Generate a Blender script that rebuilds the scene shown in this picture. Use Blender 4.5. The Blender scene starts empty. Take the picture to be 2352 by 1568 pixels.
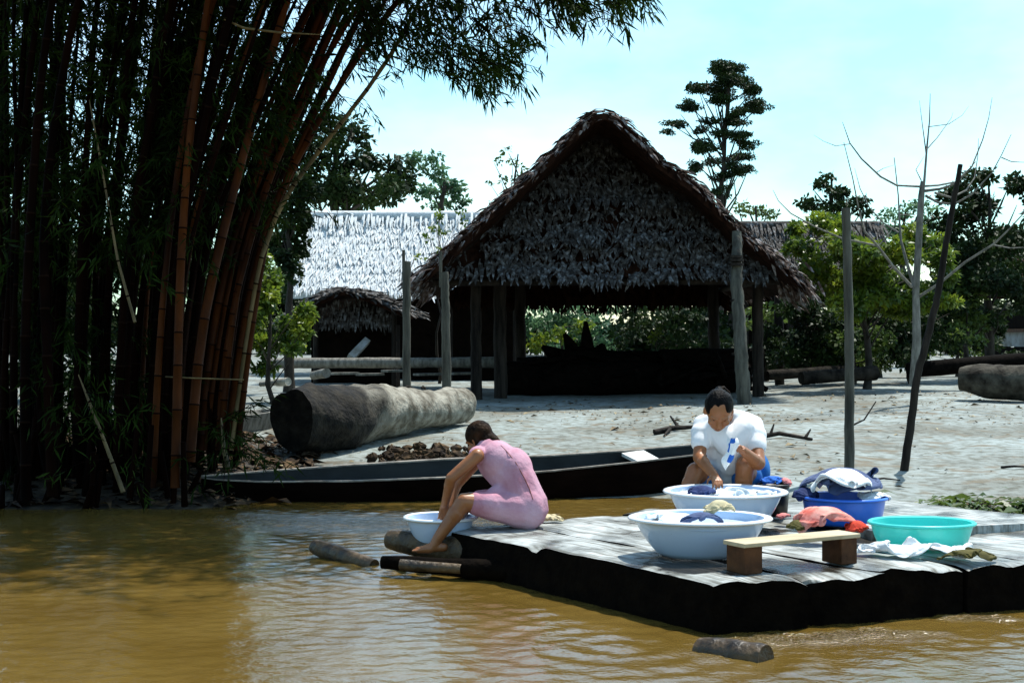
import bpy, math, random
import numpy as np
from mathutils import Vector, Matrix

S = bpy.context.scene
COL = S.collection
R = math.radians
random.seed(7)
rng = np.random.default_rng(7)

# ------------------------------------------------------------------ camera, sky, sun, exposure
CAMZ, F = 1.42, 3267.0            # eye height over the water; focal length in the photograph's (2352 px) pixels
cd = bpy.data.cameras.new('camera'); cam = bpy.data.objects.new('camera', cd); COL.objects.link(cam)
cam.location = (0, 0, CAMZ); cam.rotation_euler = (R(90), 0, 0)
cd.sensor_width = 36; cd.lens = 50; cd.shift_y = -0.0017; cd.clip_end = 1000; cd.clip_start = 0.05
S.camera = cam
SUN_EL, SUN_AZ = 65, 40           # behind the place and to the right of the view
sv = Vector((math.cos(R(SUN_EL)) * math.sin(R(SUN_AZ)), math.cos(R(SUN_EL)) * math.cos(R(SUN_AZ)), math.sin(R(SUN_EL))))
ld = bpy.data.lights.new('sun', 'SUN'); ld.energy = 5.0; ld.angle = R(0.5); ld.color = (1, 0.97, 0.9)
sun = bpy.data.objects.new('sun', ld); COL.objects.link(sun); sun.rotation_euler = (-sv).to_track_quat('-Z', 'Y').to_euler()
W = bpy.data.worlds.new('World'); S.world = W; W.use_nodes = True
nt = W.node_tree; nt.nodes.clear()
def N(t, ty, **kw):
    n = t.nodes.new(ty)
    for k, v in kw.items(): setattr(n, k, v)
    return n
sky = N(nt, 'ShaderNodeTexSky', sky_type='NISHITA', sun_disc=False, sun_elevation=R(SUN_EL), sun_rotation=R(SUN_AZ))
sky.air_density = 1.0; sky.dust_density = 1.0; sky.ozone_density = 1.0
bg = N(nt, 'ShaderNodeBackground'); bg.inputs[1].default_value = 0.15
wo = N(nt, 'ShaderNodeOutputWorld')
tc = N(nt, 'ShaderNodeTexCoord'); mp = N(nt, 'ShaderNodeMapping'); mp.inputs['Scale'].default_value = (1.0, 1.0, 2.2)
mp.inputs['Location'].default_value = (0.35, 0.1, 0.2)
nz = N(nt, 'ShaderNodeTexNoise'); nz.inputs['Scale'].default_value = 2.3; nz.inputs['Detail'].default_value = 6; nz.inputs['Roughness'].default_value = 0.55
rp = N(nt, 'ShaderNodeValToRGB'); rp.color_ramp.elements[0].position = 0.38; rp.color_ramp.elements[1].position = 0.68
tint = N(nt, 'ShaderNodeMix', data_type='RGBA', blend_type='MULTIPLY'); tint.inputs[0].default_value = 1.0
tint.inputs[7].default_value = (0.80, 1.22, 1.14, 1)
cl = N(nt, 'ShaderNodeMix', data_type='RGBA', blend_type='MULTIPLY'); cl.inputs[0].default_value = 1.0; cl.inputs[7].default_value = (2.15, 1.28, 1.26, 1)
mx = N(nt, 'ShaderNodeMix', data_type='RGBA')
mul = N(nt, 'ShaderNodeMath', operation='MULTIPLY'); mul.inputs[1].default_value = 0.85
lk = nt.links.new
lk(tc.outputs['Generated'], mp.inputs[0]); lk(mp.outputs[0], nz.inputs['Vector']); lk(nz.outputs['Fac'], rp.inputs[0])
lk(sky.outputs[0], tint.inputs[6]); lk(tint.outputs[2], mx.inputs[6]); lk(tint.outputs[2], cl.inputs[6]); lk(cl.outputs[2], mx.inputs[7]); lk(rp.outputs[0], mul.inputs[0]); lk(mul.outputs[0], mx.inputs[0])
lk(mx.outputs[2], bg.inputs[0]); lk(bg.outputs[0], wo.inputs[0])
S.view_settings.view_transform = 'Standard'; S.view_settings.look = 'None'
S.view_settings.exposure = 0.45; S.view_settings.gamma = 1.0; S.view_settings.use_curve_mapping = False
S.cycles.max_bounces = 8; S.cycles.transparent_max_bounces = 8; S.cycles.sample_clamp_indirect = 6; S.cycles.sample_clamp_direct = 60
S.cycles.caustics_reflective = False; S.cycles.caustics_refractive = False

# ------------------------------------------------------------------ materials
def pmat(name, c1, c2=None, scale=8, rough=0.7, rough2=None, bump=0.0, bscale=None, stretch=None, spec=0.18, detail=5, lo=0.35, hi=0.65, trans=0.0, c3=None, sheen=0, coat=0, bdist=0.02):
    m = bpy.data.materials.new(name); m.use_nodes = True
    t = m.node_tree; b = t.nodes['Principled BSDF']; L = t.links.new
    b.inputs['Roughness'].default_value = rough; b.inputs['Specular IOR Level'].default_value = spec
    b.inputs['Base Color'].default_value = (*c1, 1)
    if coat: b.inputs['Coat Weight'].default_value = coat; b.inputs['Coat Roughness'].default_value = 0.08
    co = N(t, 'ShaderNodeTexCoord').outputs['Object']
    if stretch:
        mpn = N(t, 'ShaderNodeMapping'); mpn.inputs['Scale'].default_value = stretch; L(co, mpn.inputs[0]); co = mpn.outputs[0]
    col = None
    if c2:
        n = N(t, 'ShaderNodeTexNoise'); n.inputs['Scale'].default_value = scale; n.inputs['Detail'].default_value = detail; n.inputs['Roughness'].default_value = 0.6
        L(co, n.inputs['Vector'])
        r = N(t, 'ShaderNodeValToRGB'); e = r.color_ramp.elements
        e[0].position = lo; e[0].color = (*c1, 1); e[1].position = hi; e[1].color = (*c2, 1)
        if c3: x = e.new((lo + hi) / 2); x.color = (*c3, 1)
        L(n.outputs['Fac'], r.inputs[0]); L(r.outputs[0], b.inputs['Base Color']); col = r.outputs[0]
        if rough2 is not None:
            q = N(t, 'ShaderNodeMapRange'); q.inputs[1].default_value = lo; q.inputs[2].default_value = hi
            q.inputs[3].default_value = rough; q.inputs[4].default_value = rough2
            L(n.outputs['Fac'], q.inputs[0]); L(q.outputs[0], b.inputs['Roughness'])
    if bump:
        n2 = N(t, 'ShaderNodeTexNoise'); n2.inputs['Scale'].default_value = bscale or scale * 3; n2.inputs['Detail'].default_value = 6
        L(co, n2.inputs['Vector'])
        bn = N(t, 'ShaderNodeBump'); bn.inputs['Strength'].default_value = bump; bn.inputs['Distance'].default_value = bdist
        L(n2.outputs['Fac'], bn.inputs['Height']); L(bn.outputs[0], b.inputs['Normal'])
    if trans:
        tr = N(t, 'ShaderNodeBsdfTranslucent'); ms = N(t, 'ShaderNodeMixShader'); ms.inputs[0].default_value = trans
        if col: L(col, tr.inputs[0])
        else: tr.inputs[0].default_value = (*c1, 1)
        L(b.outputs[0], ms.inputs[1]); L(tr.outputs[0], ms.inputs[2]); L(ms.outputs[0], t.nodes['Material Output'].inputs[0])
    return m

M = {}
M['leaf_dark'] = pmat('leaf_dark', (.006, .015, .005), (.030, .056, .012), 1.3, .55, trans=.2, spec=.15)
M['leaf_mid'] = pmat('leaf_mid', (.025, .055, .014), (.12, .17, .03), 1.5, .45, trans=.38, spec=.3)
M['leaf_blue'] = pmat('leaf_blue', (.03, .085, .045), (.12, .23, .10), 1.2, .45, trans=.45, spec=.25)
M['leaf_lime'] = pmat('leaf_lime', (.035, .07, .010), (.26, .31, .025), 2.2, .38, trans=.45, c3=(.10, .16, .018), spec=.35)
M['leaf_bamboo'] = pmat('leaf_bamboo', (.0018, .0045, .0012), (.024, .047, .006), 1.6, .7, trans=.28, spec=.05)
M['bark'] = pmat('bark', (.018, .014, .011), (.06, .05, .04), 9, .85, bump=.6, stretch=(1, 1, .3))
M['bark_pale'] = pmat('bark_pale', (.09, .085, .07), (.24, .225, .195), 14, .75, bump=.4, stretch=(1, 1, .3))
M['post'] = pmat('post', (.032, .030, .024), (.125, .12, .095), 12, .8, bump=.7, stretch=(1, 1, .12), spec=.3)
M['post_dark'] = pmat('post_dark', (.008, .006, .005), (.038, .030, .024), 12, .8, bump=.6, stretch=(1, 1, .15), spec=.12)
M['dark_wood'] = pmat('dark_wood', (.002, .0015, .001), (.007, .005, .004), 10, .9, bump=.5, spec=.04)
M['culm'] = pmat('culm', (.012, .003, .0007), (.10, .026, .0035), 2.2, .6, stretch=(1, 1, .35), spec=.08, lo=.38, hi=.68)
M['culm_dark'] = pmat('culm_dark', (.0012, .0004, .0002), (.008, .0022, .0008), 3.0, .8, stretch=(1, 1, .35), spec=.03)  # copy of culm with the shade inside the clump put into its colour
M['culm_node'] = pmat('culm_node', (.010, .004, .002), rough=.8, spec=.05)
M['culm_tan'] = pmat('culm_tan', (.07, .05, .022), (.20, .14, .06), 6, .5, stretch=(1, 1, .3))
M['thatch_pale'] = pmat('thatch_pale', (.46, .48, .48), (.70, .72, .72), 22, .85, c3=(.60, .63, .63), detail=3, spec=.1)
M['thatch_gray'] = pmat('thatch_gray', (.014, .010, .008), (.25, .26, .27), 11, .8, c3=(.075, .068, .062), detail=4, lo=.34, hi=.72, spec=.12)
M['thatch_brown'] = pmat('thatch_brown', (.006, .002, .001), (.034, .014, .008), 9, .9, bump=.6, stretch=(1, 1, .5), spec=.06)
M['thatch_edge'] = pmat('thatch_edge', (.03, .014, .009), (.27, .25, .25), 8, .75, c3=(.085, .055, .042), detail=3, spec=.1)
M['raft_top'] = pmat('raft_top', (.13, .125, .11), (.42, .44, .43), 3.2, .22, .62, bump=.55, bscale=16, c3=(.29, .30, .28), lo=.36, hi=.6, bdist=.012)

def wet_top():                                            # spilled wash water darkens and glosses the wood round the basins
    m = M['raft_top']; t = m.node_tree; L = t.links.new; b = t.nodes['Principled BSDF']
    at = N(t, 'ShaderNodeAttribute', attribute_name='wet').outputs['Fac']; n = N(t, 'ShaderNodeTexNoise'); n.inputs['Scale'].default_value = 5; n.inputs['Detail'].default_value = 5
    L(N(t, 'ShaderNodeTexCoord').outputs['Object'], n.inputs['Vector'])
    a = N(t, 'ShaderNodeMath', operation='MULTIPLY_ADD'); a.inputs[1].default_value = 1.0; L(at, a.inputs[0])
    q = N(t, 'ShaderNodeMath', operation='MULTIPLY_ADD'); q.inputs[1].default_value = 2.4; q.inputs[2].default_value = -1.25; L(n.outputs['Fac'], q.inputs[0]); L(q.outputs[0], a.inputs[2])
    r = N(t, 'ShaderNodeMapRange'); r.inputs[1].default_value = .45; r.inputs[2].default_value = .75; L(a.outputs[0], r.inputs[0])
    old = b.inputs['Base Color'].links[0].from_socket; ro = b.inputs['Roughness'].links[0].from_socket
    mc = N(t, 'ShaderNodeMix', data_type='RGBA'); mc.inputs[7].default_value = (.035, .030, .024, 1); L(r.outputs[0], mc.inputs[0]); L(old, mc.inputs[6]); L(mc.outputs[2], b.inputs['Base Color'])
    g1 = N(t, 'ShaderNodeMapping'); g1.inputs['Rotation'].default_value = (0, 0, -math.atan2(.823, -.568)); g2 = N(t, 'ShaderNodeMapping'); g2.inputs['Scale'].default_value = (1.3, 26, 6)
    L(N(t, 'ShaderNodeTexCoord').outputs['Object'], g1.inputs[0]); L(g1.outputs[0], g2.inputs[0]); gn = N(t, 'ShaderNodeTexNoise'); gn.inputs['Scale'].default_value = 1.6; gn.inputs['Detail'].default_value = 7; L(g2.outputs[0], gn.inputs['Vector'])
    gr = N(t, 'ShaderNodeValToRGB'); e = gr.color_ramp.elements; e[0].position = .36; e[0].color = (.30, .27, .22, 1); e[1].position = .56; e[1].color = (1.08, 1.1, 1.12, 1); L(gn.outputs['Fac'], gr.inputs[0])
    gm = N(t, 'ShaderNodeMix', data_type='RGBA', blend_type='MULTIPLY'); gm.inputs[0].default_value = .8; L(mc.outputs[2], gm.inputs[6]); L(gr.outputs[0], gm.inputs[7]); L(gm.outputs[2], b.inputs['Base Color'])
    bo = [n_ for n_ in t.nodes if n_.bl_idname == 'ShaderNodeBump'][0]; b2 = N(t, 'ShaderNodeBump'); b2.inputs['Strength'].default_value = .6; b2.inputs['Distance'].default_value = .008; L(gn.outputs['Fac'], b2.inputs['Height']); L(bo.outputs[0], b2.inputs['Normal']); L(b2.outputs[0], b.inputs['Normal'])
    mr = N(t, 'ShaderNodeMix', data_type='FLOAT'); mr.inputs[3].default_value = .2; L(r.outputs[0], mr.inputs[0]); L(ro, mr.inputs[2]); L(mr.outputs[0], b.inputs['Roughness'])
wet_top()
M['raft_side'] = pmat('raft_side', (.002, .0013, .001), (.006, .004, .0025), 9, .85, bump=.6, spec=.03)  # same wood as the top, its shade painted in as near black
M['wet_log'] = pmat('wet_log', (.014, .009, .005), (.10, .062, .028), 9, .35, .65, bump=.7, spec=.4)
M['log_gray'] = pmat('log_gray', (.08, .065, .05), (.38, .36, .31), 4.2, .85, bump=.9, bscale=20, c3=(.27, .25, .21), lo=.34, hi=.6)
M['log_brown'] = pmat('log_brown', (.014, .011, .008), (.095, .085, .066), 4.2, .85, bump=.9, bscale=20, spec=.1)
M['log_dark'] = pmat('log_dark', (.006, .005, .004), (.034, .028, .022), 6, .9, bump=.9, bscale=18, spec=.06)
M['canoe'] = pmat('canoe', (.002, .001, .0006), (.006, .003, .002), 7, .8, bump=.35, spec=.03, stretch=(.3, 1, 1))
M['canoe_in'] = pmat('canoe_in', (.004, .005, .005), (.018, .021, .022), 5, .55, bump=.3, stretch=(.4, 1, 1), spec=.2)
M['gunwale'] = pmat('gunwale', (.12, .10, .08), (.30, .27, .23), 9, .6)
M['board_white'] = pmat('board_white', (.62, .64, .62), (.75, .76, .73), 6, .5)
M['board_tan'] = pmat('board_tan', (.42, .33, .20), (.58, .48, .32), 5, .5, stretch=(.3, 2, 2))
M['board_brown'] = pmat('board_brown', (.040, .014, .005), (.12, .046, .016), 7, .6, bump=.2)
M['enamel'] = pmat('enamel', (.50, .64, .85), (.22, .18, .16), 9, .18, coat=.25, spec=.5, lo=.69, hi=.74)
M['enamel_rim'] = pmat('enamel_rim', (.80, .83, .86), rough=.2, spec=.5)
M['plastic_blue'] = pmat('plastic_blue', (.02, .13, .62), (.03, .17, .70), 3, .3, spec=.5)
M['plastic_teal'] = pmat('plastic_teal', (.07, .70, .64), (.09, .76, .70), 3, .3, trans=.25, spec=.5)
M['plastic_black'] = pmat('plastic_black', (.008, .008, .009), rough=.4, spec=.5)
M['water_tub'] = pmat('water_tub', (.55, .62, .68), rough=.08, spec=.5)
def cloth(name, c, c2=None, sc=18): M[name] = pmat(name, c, c2 or tuple(x * .8 for x in c), sc, .85, bump=.25, bscale=60, spec=.2)
cloth('cloth_white', (.78, .80, .80), (.70, .73, .74)); cloth('cloth_navy', (.012, .022, .08), (.03, .05, .15)); cloth('cloth_blue', (.02, .10, .45), (.03, .16, .55))
cloth('cloth_cream', (.55, .48, .30), (.42, .36, .22)); cloth('cloth_coral', (.78, .36, .30), (.60, .10, .07), 9); cloth('cloth_red', (.65, .06, .03)); cloth('cloth_olive', (.10, .085, .02), (.05, .045, .012))
cloth('cloth_slate', (.05, .07, .15), (.09, .12, .22), 10); cloth('cloth_pink', (.70, .25, .24))
M['dress'] = pmat('dress', (.40, .17, .22), (.58, .37, .45), 2.2, .9, c3=(.50, .27, .34), lo=.36, hi=.62, bump=.3, bscale=38, spec=.08)
M['shirt'] = pmat('shirt', (.76, .78, .80), (.82, .83, .84), 6, .8, bump=.25, bscale=14, bdist=.015, spec=.2)
M['skirt'] = pmat('skirt', (.015, .10, .30), (.02, .14, .40), 8, .8, spec=.2)
M['skin'] = pmat('skin', (.24, .085, .028), (.31, .118, .042), 6, .42, spec=.5)
M['hair'] = pmat('hair', (.002, .0015, .0015), (.005, .004, .004), 30, .5, bump=.6, bscale=90, stretch=(1, 1, .3), spec=.07)
M['hair_brown'] = pmat('hair_brown', (.004, .0025, .002), (.035, .018, .009), 16, .6, bump=.6, bscale=60, spec=.05)
M['eye'] = pmat('eye', (.01, .008, .008), rough=.2); M['lip'] = pmat('lip', (.22, .06, .04), rough=.4, spec=.5)
M['litter'] = pmat('litter', (.05, .035, .02), (.42, .36, .22), 5, .8, c3=(.16, .12, .07), detail=2, lo=.3, hi=.7)
M['mulch_shade'] = pmat('mulch_shade', (.010, .006, .004), (.10, .060, .028), 7, .9, c3=(.04, .024, .012), detail=2)
M['wall_dark'] = pmat('wall_dark', (.003, .002, .0012), (.010, .006, .004), 5, .9, spec=.04)
M['wall_pale'] = pmat('wall_pale', (.18, .17, .14), (.42, .44, .44), 3, .8)

def two_tone():                                           # shade on the barked butt is painted dark, worn grey beyond
    m = bpy.data.materials.new('log_two'); m.use_nodes = True; t = m.node_tree; L = t.links.new; b = t.nodes['Principled BSDF']; b.inputs['Roughness'].default_value = .88; b.inputs['Specular IOR Level'].default_value = .2
    co = N(t, 'ShaderNodeTexCoord').outputs['Object']
    def noise(sc): n = N(t, 'ShaderNodeTexNoise'); n.inputs['Scale'].default_value = sc; n.inputs['Detail'].default_value = 7; L(co, n.inputs['Vector']); return n.outputs['Fac']
    def ramp(x, a, c, p, q): r = N(t, 'ShaderNodeValToRGB'); e = r.color_ramp.elements; e[0].position = p; e[0].color = (*a, 1); e[1].position = q; e[1].color = (*c, 1); L(x, r.inputs[0]); return r.outputs[0]
    at = N(t, 'ShaderNodeAttribute', attribute_name='butt').outputs['Fac']
    w = N(t, 'ShaderNodeMath', operation='MULTIPLY_ADD'); w.inputs[1].default_value = .55; L(noise(3.2), w.inputs[0]); L(at, w.inputs[2])
    q = N(t, 'ShaderNodeMapRange'); q.inputs[1].default_value = .86; q.inputs[2].default_value = 1.02; L(w.outputs[0], q.inputs[0])
    x = N(t, 'ShaderNodeMix', data_type='RGBA'); L(q.outputs[0], x.inputs[0]); L(ramp(noise(6.5), (.085, .072, .052), (.31, .29, .24), .34, .64), x.inputs[6]); L(ramp(noise(7), (.004, .0035, .003), (.028, .023, .016), .4, .7), x.inputs[7]); L(x.outputs[2], b.inputs['Base Color'])
    bn = N(t, 'ShaderNodeBump'); bn.inputs['Strength'].default_value = 1; bn.inputs['Distance'].default_value = .03; L(noise(18), bn.inputs['Height']); L(bn.outputs[0], b.inputs['Normal']); return m
M['log_two'] = two_tone()
# sand: grey silt, bamboo shade and leaf litter painted dark round the clump, damp by the water
def ground_mat():
    m = bpy.data.materials.new('silt'); m.use_nodes = True; t = m.node_tree; b = t.nodes['Principled BSDF']; L = t.links.new
    co = N(t, 'ShaderNodeTexCoord').outputs['Object']
    def noise(sc, d=6, st=None):
        n = N(t, 'ShaderNodeTexNoise'); n.inputs['Scale'].default_value = sc; n.inputs['Detail'].default_value = d
        if st:
            q = N(t, 'ShaderNodeMapping'); q.inputs['Scale'].default_value = st; L(co, q.inputs[0]); L(q.outputs[0], n.inputs['Vector'])
        else: L(co, n.inputs['Vector'])
        return n.outputs['Fac']
    def ramp(x, a, b_, pa, pb, mid=None):
        r = N(t, 'ShaderNodeValToRGB'); e = r.color_ramp.elements; e[0].position = pa; e[0].color = (*a, 1); e[1].position = pb; e[1].color = (*b_, 1)
        L(x, r.inputs[0]); return r.outputs[0]
    def mix(f, a, b_, bt='MIX'):
        q = N(t, 'ShaderNodeMix', data_type='RGBA', blend_type=bt)
        if hasattr(f, 'is_output'): L(f, q.inputs[0])
        else: q.inputs[0].default_value = f
        for s, x in ((6, a), (7, b_)):
            if hasattr(x, 'is_output'): L(x, q.inputs[s])
            else: q.inputs[s].default_value = (*x, 1)
        return q.outputs[2]
    base = ramp(noise(.7), (.145, .150, .128), (.268, .308, .300), .35, .65)
    fine = ramp(noise(9), (.42, .38, .30), (1, 1, 1), .38, .54)
    base = mix(.75, base, fine, 'MULTIPLY')
    spots = ramp(noise(3.2, 8), (0, 0, 0), (.9, .9, .9), .55, .66)
    base = mix(spots, base, (.135, .11, .072))
    at = N(t, 'ShaderNodeAttribute', attribute_name='mulch_shade').outputs['Fac']
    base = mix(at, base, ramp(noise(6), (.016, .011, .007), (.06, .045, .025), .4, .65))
    L(base, b.inputs['Base Color']); b.inputs['Roughness'].default_value = .85; b.inputs['Specular IOR Level'].default_value = .3
    bn = N(t, 'ShaderNodeBump'); bn.inputs['Strength'].default_value = 1.0; bn.inputs['Distance'].default_value = .06
    L(noise(5, 9), bn.inputs['Height']); L(bn.outputs[0], b.inputs['Normal'])
    return m
M['silt'] = ground_mat()

def water_mat():
    m = bpy.data.materials.new('muddy_water'); m.use_nodes = True; t = m.node_tree; b = t.nodes['Principled BSDF']; L = t.links.new
    co = N(t, 'ShaderNodeTexCoord').outputs['Object']
    n = N(t, 'ShaderNodeTexNoise'); n.inputs['Scale'].default_value = 1.1; n.inputs['Detail'].default_value = 4; L(co, n.inputs['Vector'])
    r = N(t, 'ShaderNodeValToRGB'); e = r.color_ramp.elements; e[0].position = .35; e[0].color = (.108, .066, .013, 1); e[1].position = .68; e[1].color = (.142, .091, .021, 1)
    L(n.outputs['Fac'], r.inputs[0]); L(r.outputs[0], b.inputs['Base Color'])
    b.inputs['Roughness'].default_value = .09; b.inputs['IOR'].default_value = 1.75; b.inputs['Specular IOR Level'].default_value = .5
    n2 = N(t, 'ShaderNodeTexNoise'); n2.inputs['Scale'].default_value = 26; n2.inputs['Detail'].default_value = 5; L(co, n2.inputs['Vector'])
    bn = N(t, 'ShaderNodeBump'); bn.inputs['Distance'].default_value = .0045; bn.inputs['Strength'].default_value = .8
    L(n2.outputs['Fac'], bn.inputs['Height'])
    ch = N(t, 'ShaderNodeAttribute', attribute_name='chop').outputs['Fac']
    n3 = N(t, 'ShaderNodeTexNoise'); n3.inputs['Scale'].default_value = 48; n3.inputs['Detail'].default_value = 3; L(co, n3.inputs['Vector'])
    b2 = N(t, 'ShaderNodeBump'); b2.inputs['Distance'].default_value = .05
    L(ch, b2.inputs['Strength']); L(n3.outputs['Fac'], b2.inputs['Height']); L(bn.outputs[0], b2.inputs['Normal']); L(b2.outputs[0], b.inputs['Normal'])
    return m
M['water'] = water_mat()

# ------------------------------------------------------------------ helpers
def P(u, v, Y): return Vector(((u - 1176) * Y / F, Y, CAMZ - (v - 780) * Y / F))
def unit(v): v = np.asarray(v, float); return v / (np.linalg.norm(v, axis=-1, keepdims=True) + 1e-9)
_w = np.random.default_rng(3)
_K = _w.normal(size=(24, 3)); _PH = _w.uniform(0, 6.28, 24)
def fnoise(p, f=1.0):                                   # smooth pseudo noise, about -1..1
    p = np.atleast_2d(np.asarray(p, float)) * f
    return np.sin(p @ _K.T + _PH).sum(1) / 5.0
def fast_mesh(name, V, Q):
    V = np.asarray(V, np.float32).reshape(-1, 3); Q = np.asarray(Q, np.int32); k = Q.shape[1]
    me = bpy.data.meshes.new(name); me.vertices.add(len(V)); me.vertices.foreach_set('co', V.ravel())
    me.loops.add(Q.size); me.loops.foreach_set('vertex_index', Q.ravel())
    me.polygons.add(len(Q)); me.polygons.foreach_set('loop_start', np.arange(0, Q.size, k, dtype=np.int32))
    me.update(calc_edges=True); return me
ROOT = {}
def thing(name, label, cat, loc=(0, 0, 0), group=None):
    o = bpy.data.objects.new(name, None); COL.objects.link(o); o.location = loc; o.empty_display_size = .2
    o['label'] = label; o['category'] = cat
    if group: o['group'] = group
    ROOT[o] = Vector(loc); return o
def tag(o, label, cat, group=None):
    o['label'] = label; o['category'] = cat
    if group: o['group'] = group
    return o
def link(name, me, mat, parent=None, smooth=False):
    """a mesh given in world coordinates becomes one object; under a parent it is moved into the parent's frame"""
    for m_ in (mat if isinstance(mat, (list, tuple)) else [mat]): me.materials.append(m_)
    if smooth: me.polygons.foreach_set('use_smooth', [True] * len(me.polygons))
    o = bpy.data.objects.new(name, me); COL.objects.link(o)
    if parent is not None:
        off = ROOT[parent]; me.transform(Matrix.Translation(-off)); o.parent = parent; ROOT[o] = off
    else: ROOT[o] = Vector((0, 0, 0))
    return o
def settle(o):                                          # put a single-mesh thing's origin at its base
    me = o.data; c = np.empty(len(me.vertices) * 3, np.float32); me.vertices.foreach_get('co', c); c = c.reshape(-1, 3)
    b = Vector((float(c[:, 0].mean()), float(c[:, 1].mean()), float(c[:, 2].min())))
    me.transform(Matrix.Translation(-b)); o.location = b; ROOT[o] = b; return o
class MB:
    def __init__(s): s.V = []; s.Fc = []; s.mi = []
    def add(s, V, Fc, mi=0):
        k = len(s.V); s.V += [tuple(map(float, v)) for v in V]; s.Fc += [tuple(i + k for i in f) for f in Fc]; s.mi += [mi] * len(Fc)
    def tube(s, pts, rad, n=8, cap=True, mi=0, wob=0.0, seed=0, mis=None, round_=False):
        pts = [Vector(p) for p in pts]
        rad = list(rad) if hasattr(rad, '__len__') else [rad] * len(pts)
        rr = random.Random(seed); V = []; up = None
        for i, p in enumerate(pts):
            d = (pts[min(i + 1, len(pts) - 1)] - pts[max(i - 1, 0)]).normalized()
            if up is None:
                up = Vector((0, 0, 1)) if abs(d.z) < .9 else Vector((1, 0, 0))
            x = d.cross(up).normalized(); y = x.cross(d).normalized(); up = y
            for k in range(n):
                a = 2 * math.pi * k / n; r = rad[i] * (1 + wob * (rr.random() - .5) * 2)
                V.append(p + x * math.cos(a) * r + y * math.sin(a) * r)
        Fc = []; m = len(pts)
        for i in range(m - 1):
            for k in range(n): Fc.append((i * n + k, i * n + (k + 1) % n, (i + 1) * n + (k + 1) % n, (i + 1) * n + k))
        k0 = len(s.mi); s.add(V, Fc, mi)
        if mis:
            for i in range(m - 1):
                for k in range(n): s.mi[k0 + i * n + k] = mis[i]
        if cap: s.add(V, [tuple(range(n))[::-1], tuple(range((m - 1) * n, m * n))], mi)
    def box(s, c, hx, hy, hz, R3=None, mi=0):
        c = Vector(c); V = []
        for z in (-1, 1):
            for (x, y) in ((-1, -1), (1, -1), (1, 1), (-1, 1)):
                q = Vector((x * hx, y * hy, z * hz)); V.append(c + (R3 @ q if R3 else q))
        s.add(V, [(0, 3, 2, 1), (4, 5, 6, 7), (0, 1, 5, 4), (1, 2, 6, 5), (2, 3, 7, 6), (3, 0, 4, 7)], mi)
    def grid(s, G, mi=0, closed=False):                  # G: rows x cols of points
        r, c = len(G), len(G[0]); V = [p for row in G for p in row]; Fc = []
        for i in range(r - 1):
            for j in range(c if closed else c - 1): Fc.append((i * c + j, i * c + (j + 1) % c, (i + 1) * c + (j + 1) % c, (i + 1) * c + j))
        s.add(V, Fc, mi)
    def build(s, name, mat, parent=None, smooth=True, auto=None):
        me = bpy.data.meshes.new(name); me.from_pydata(s.V, [], s.Fc); me.update()
        o = link(name, me, mat, parent, smooth)
        if len(set(s.mi)) > 1 or (s.mi and s.mi[0]): me.polygons.foreach_set('material_index', s.mi)
        if auto: me.set_sharp_from_angle(angle=R(auto))
        return o
def lathe(prof, c, n=48, sx=1, sy=1, rot=0, wob=0):
    G = []
    for (r, z) in prof:
        row = []
        for k in range(n):
            a = 2 * math.pi * k / n; q = r * (1 + wob * math.sin(3 * a + z * 9))
            x, y = q * math.cos(a) * sx, q * math.sin(a) * sy
            row.append((c[0] + x * math.cos(rot) - y * math.sin(rot), c[1] + x * math.sin(rot) + y * math.cos(rot), c[2] + z))
        G.append(row)
    return G
def leaf_quads(C, D, L, Wd, Nn, curl=.06):
    C = np.asarray(C, float); D = unit(D); n = len(C); L = np.broadcast_to(np.asarray(L, float), (n,))[:, None]; Wd = np.broadcast_to(np.asarray(Wd, float), (n,))[:, None]
    Sd = unit(np.cross(D, Nn)); Nn = unit(np.cross(Sd, D))
    V = np.stack([C, C + D * L * .42 + Sd * Wd / 2 + Nn * L * curl, C + D * L - Nn * L * curl, C + D * L * .42 - Sd * Wd / 2 + Nn * L * curl], 1)
    return V.reshape(-1, 3), np.arange(4 * n).reshape(-1, 4)
def strip_quads(C, D, L, Wd, Nn):                        # thatch leaflet: a narrow tapered strip
    C = np.asarray(C, float); D = unit(D); n = len(C); L = np.broadcast_to(np.asarray(L, float), (n,))[:, None]; Wd = np.broadcast_to(np.asarray(Wd, float), (n,))[:, None]
    Sd = unit(np.cross(D, Nn)); Nn = unit(np.cross(Sd, D))
    V = np.stack([C - Sd * Wd * .35, C + Sd * Wd * .35, C + D * L * .6 + Sd * Wd * .5 + Nn * Wd * .4, C + D * L + Sd * Wd * .12, C + D * L - Sd * Wd * .12, C + D * L * .6 - Sd * Wd * .5 + Nn * Wd * .4], 1)
    q = np.arange(n)[:, None] * 6
    return V.reshape(-1, 3), np.concatenate([q + np.array([[0, 1, 2, 5]]), q + np.array([[5, 2, 3, 4]])])

# ------------------------------------------------------------------ the ground, the water
def sst(x, a, b): t = np.clip((x - a) / (b - a), 0, 1); return t * t * (3 - 2 * t)
def shore(x):
    x = np.asarray(x, float)
    return 12.0 + .75 * sst(x, -2.6, -1.8) - 2.35 * sst(x, 1.5, 2.5) + .12 * np.sin(x * 2.1) + .06 * np.sin(x * 5.3 + 1)
def gz(x, y):
    x = np.asarray(x, float); y = np.asarray(y, float); d = y - shore(x)
    z = np.where(d > 0, .47 * (1 - np.exp(-np.maximum(d, 0) / 5.0)), .16 * d)
    z = z + .10 * sst(d, 6, 16) * sst(x, 3, 7)
    z = z + .10 * sst(d, 0, 1.0) * (1 - sst(x, -3.2, -2.2))
    p = np.stack([x, y, 0 * x], -1).reshape(-1, 3)
    return np.maximum(z, -.6) + (fnoise(p, .9) * .012 + fnoise(p, 3.1) * .007).reshape(x.shape)
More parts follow.
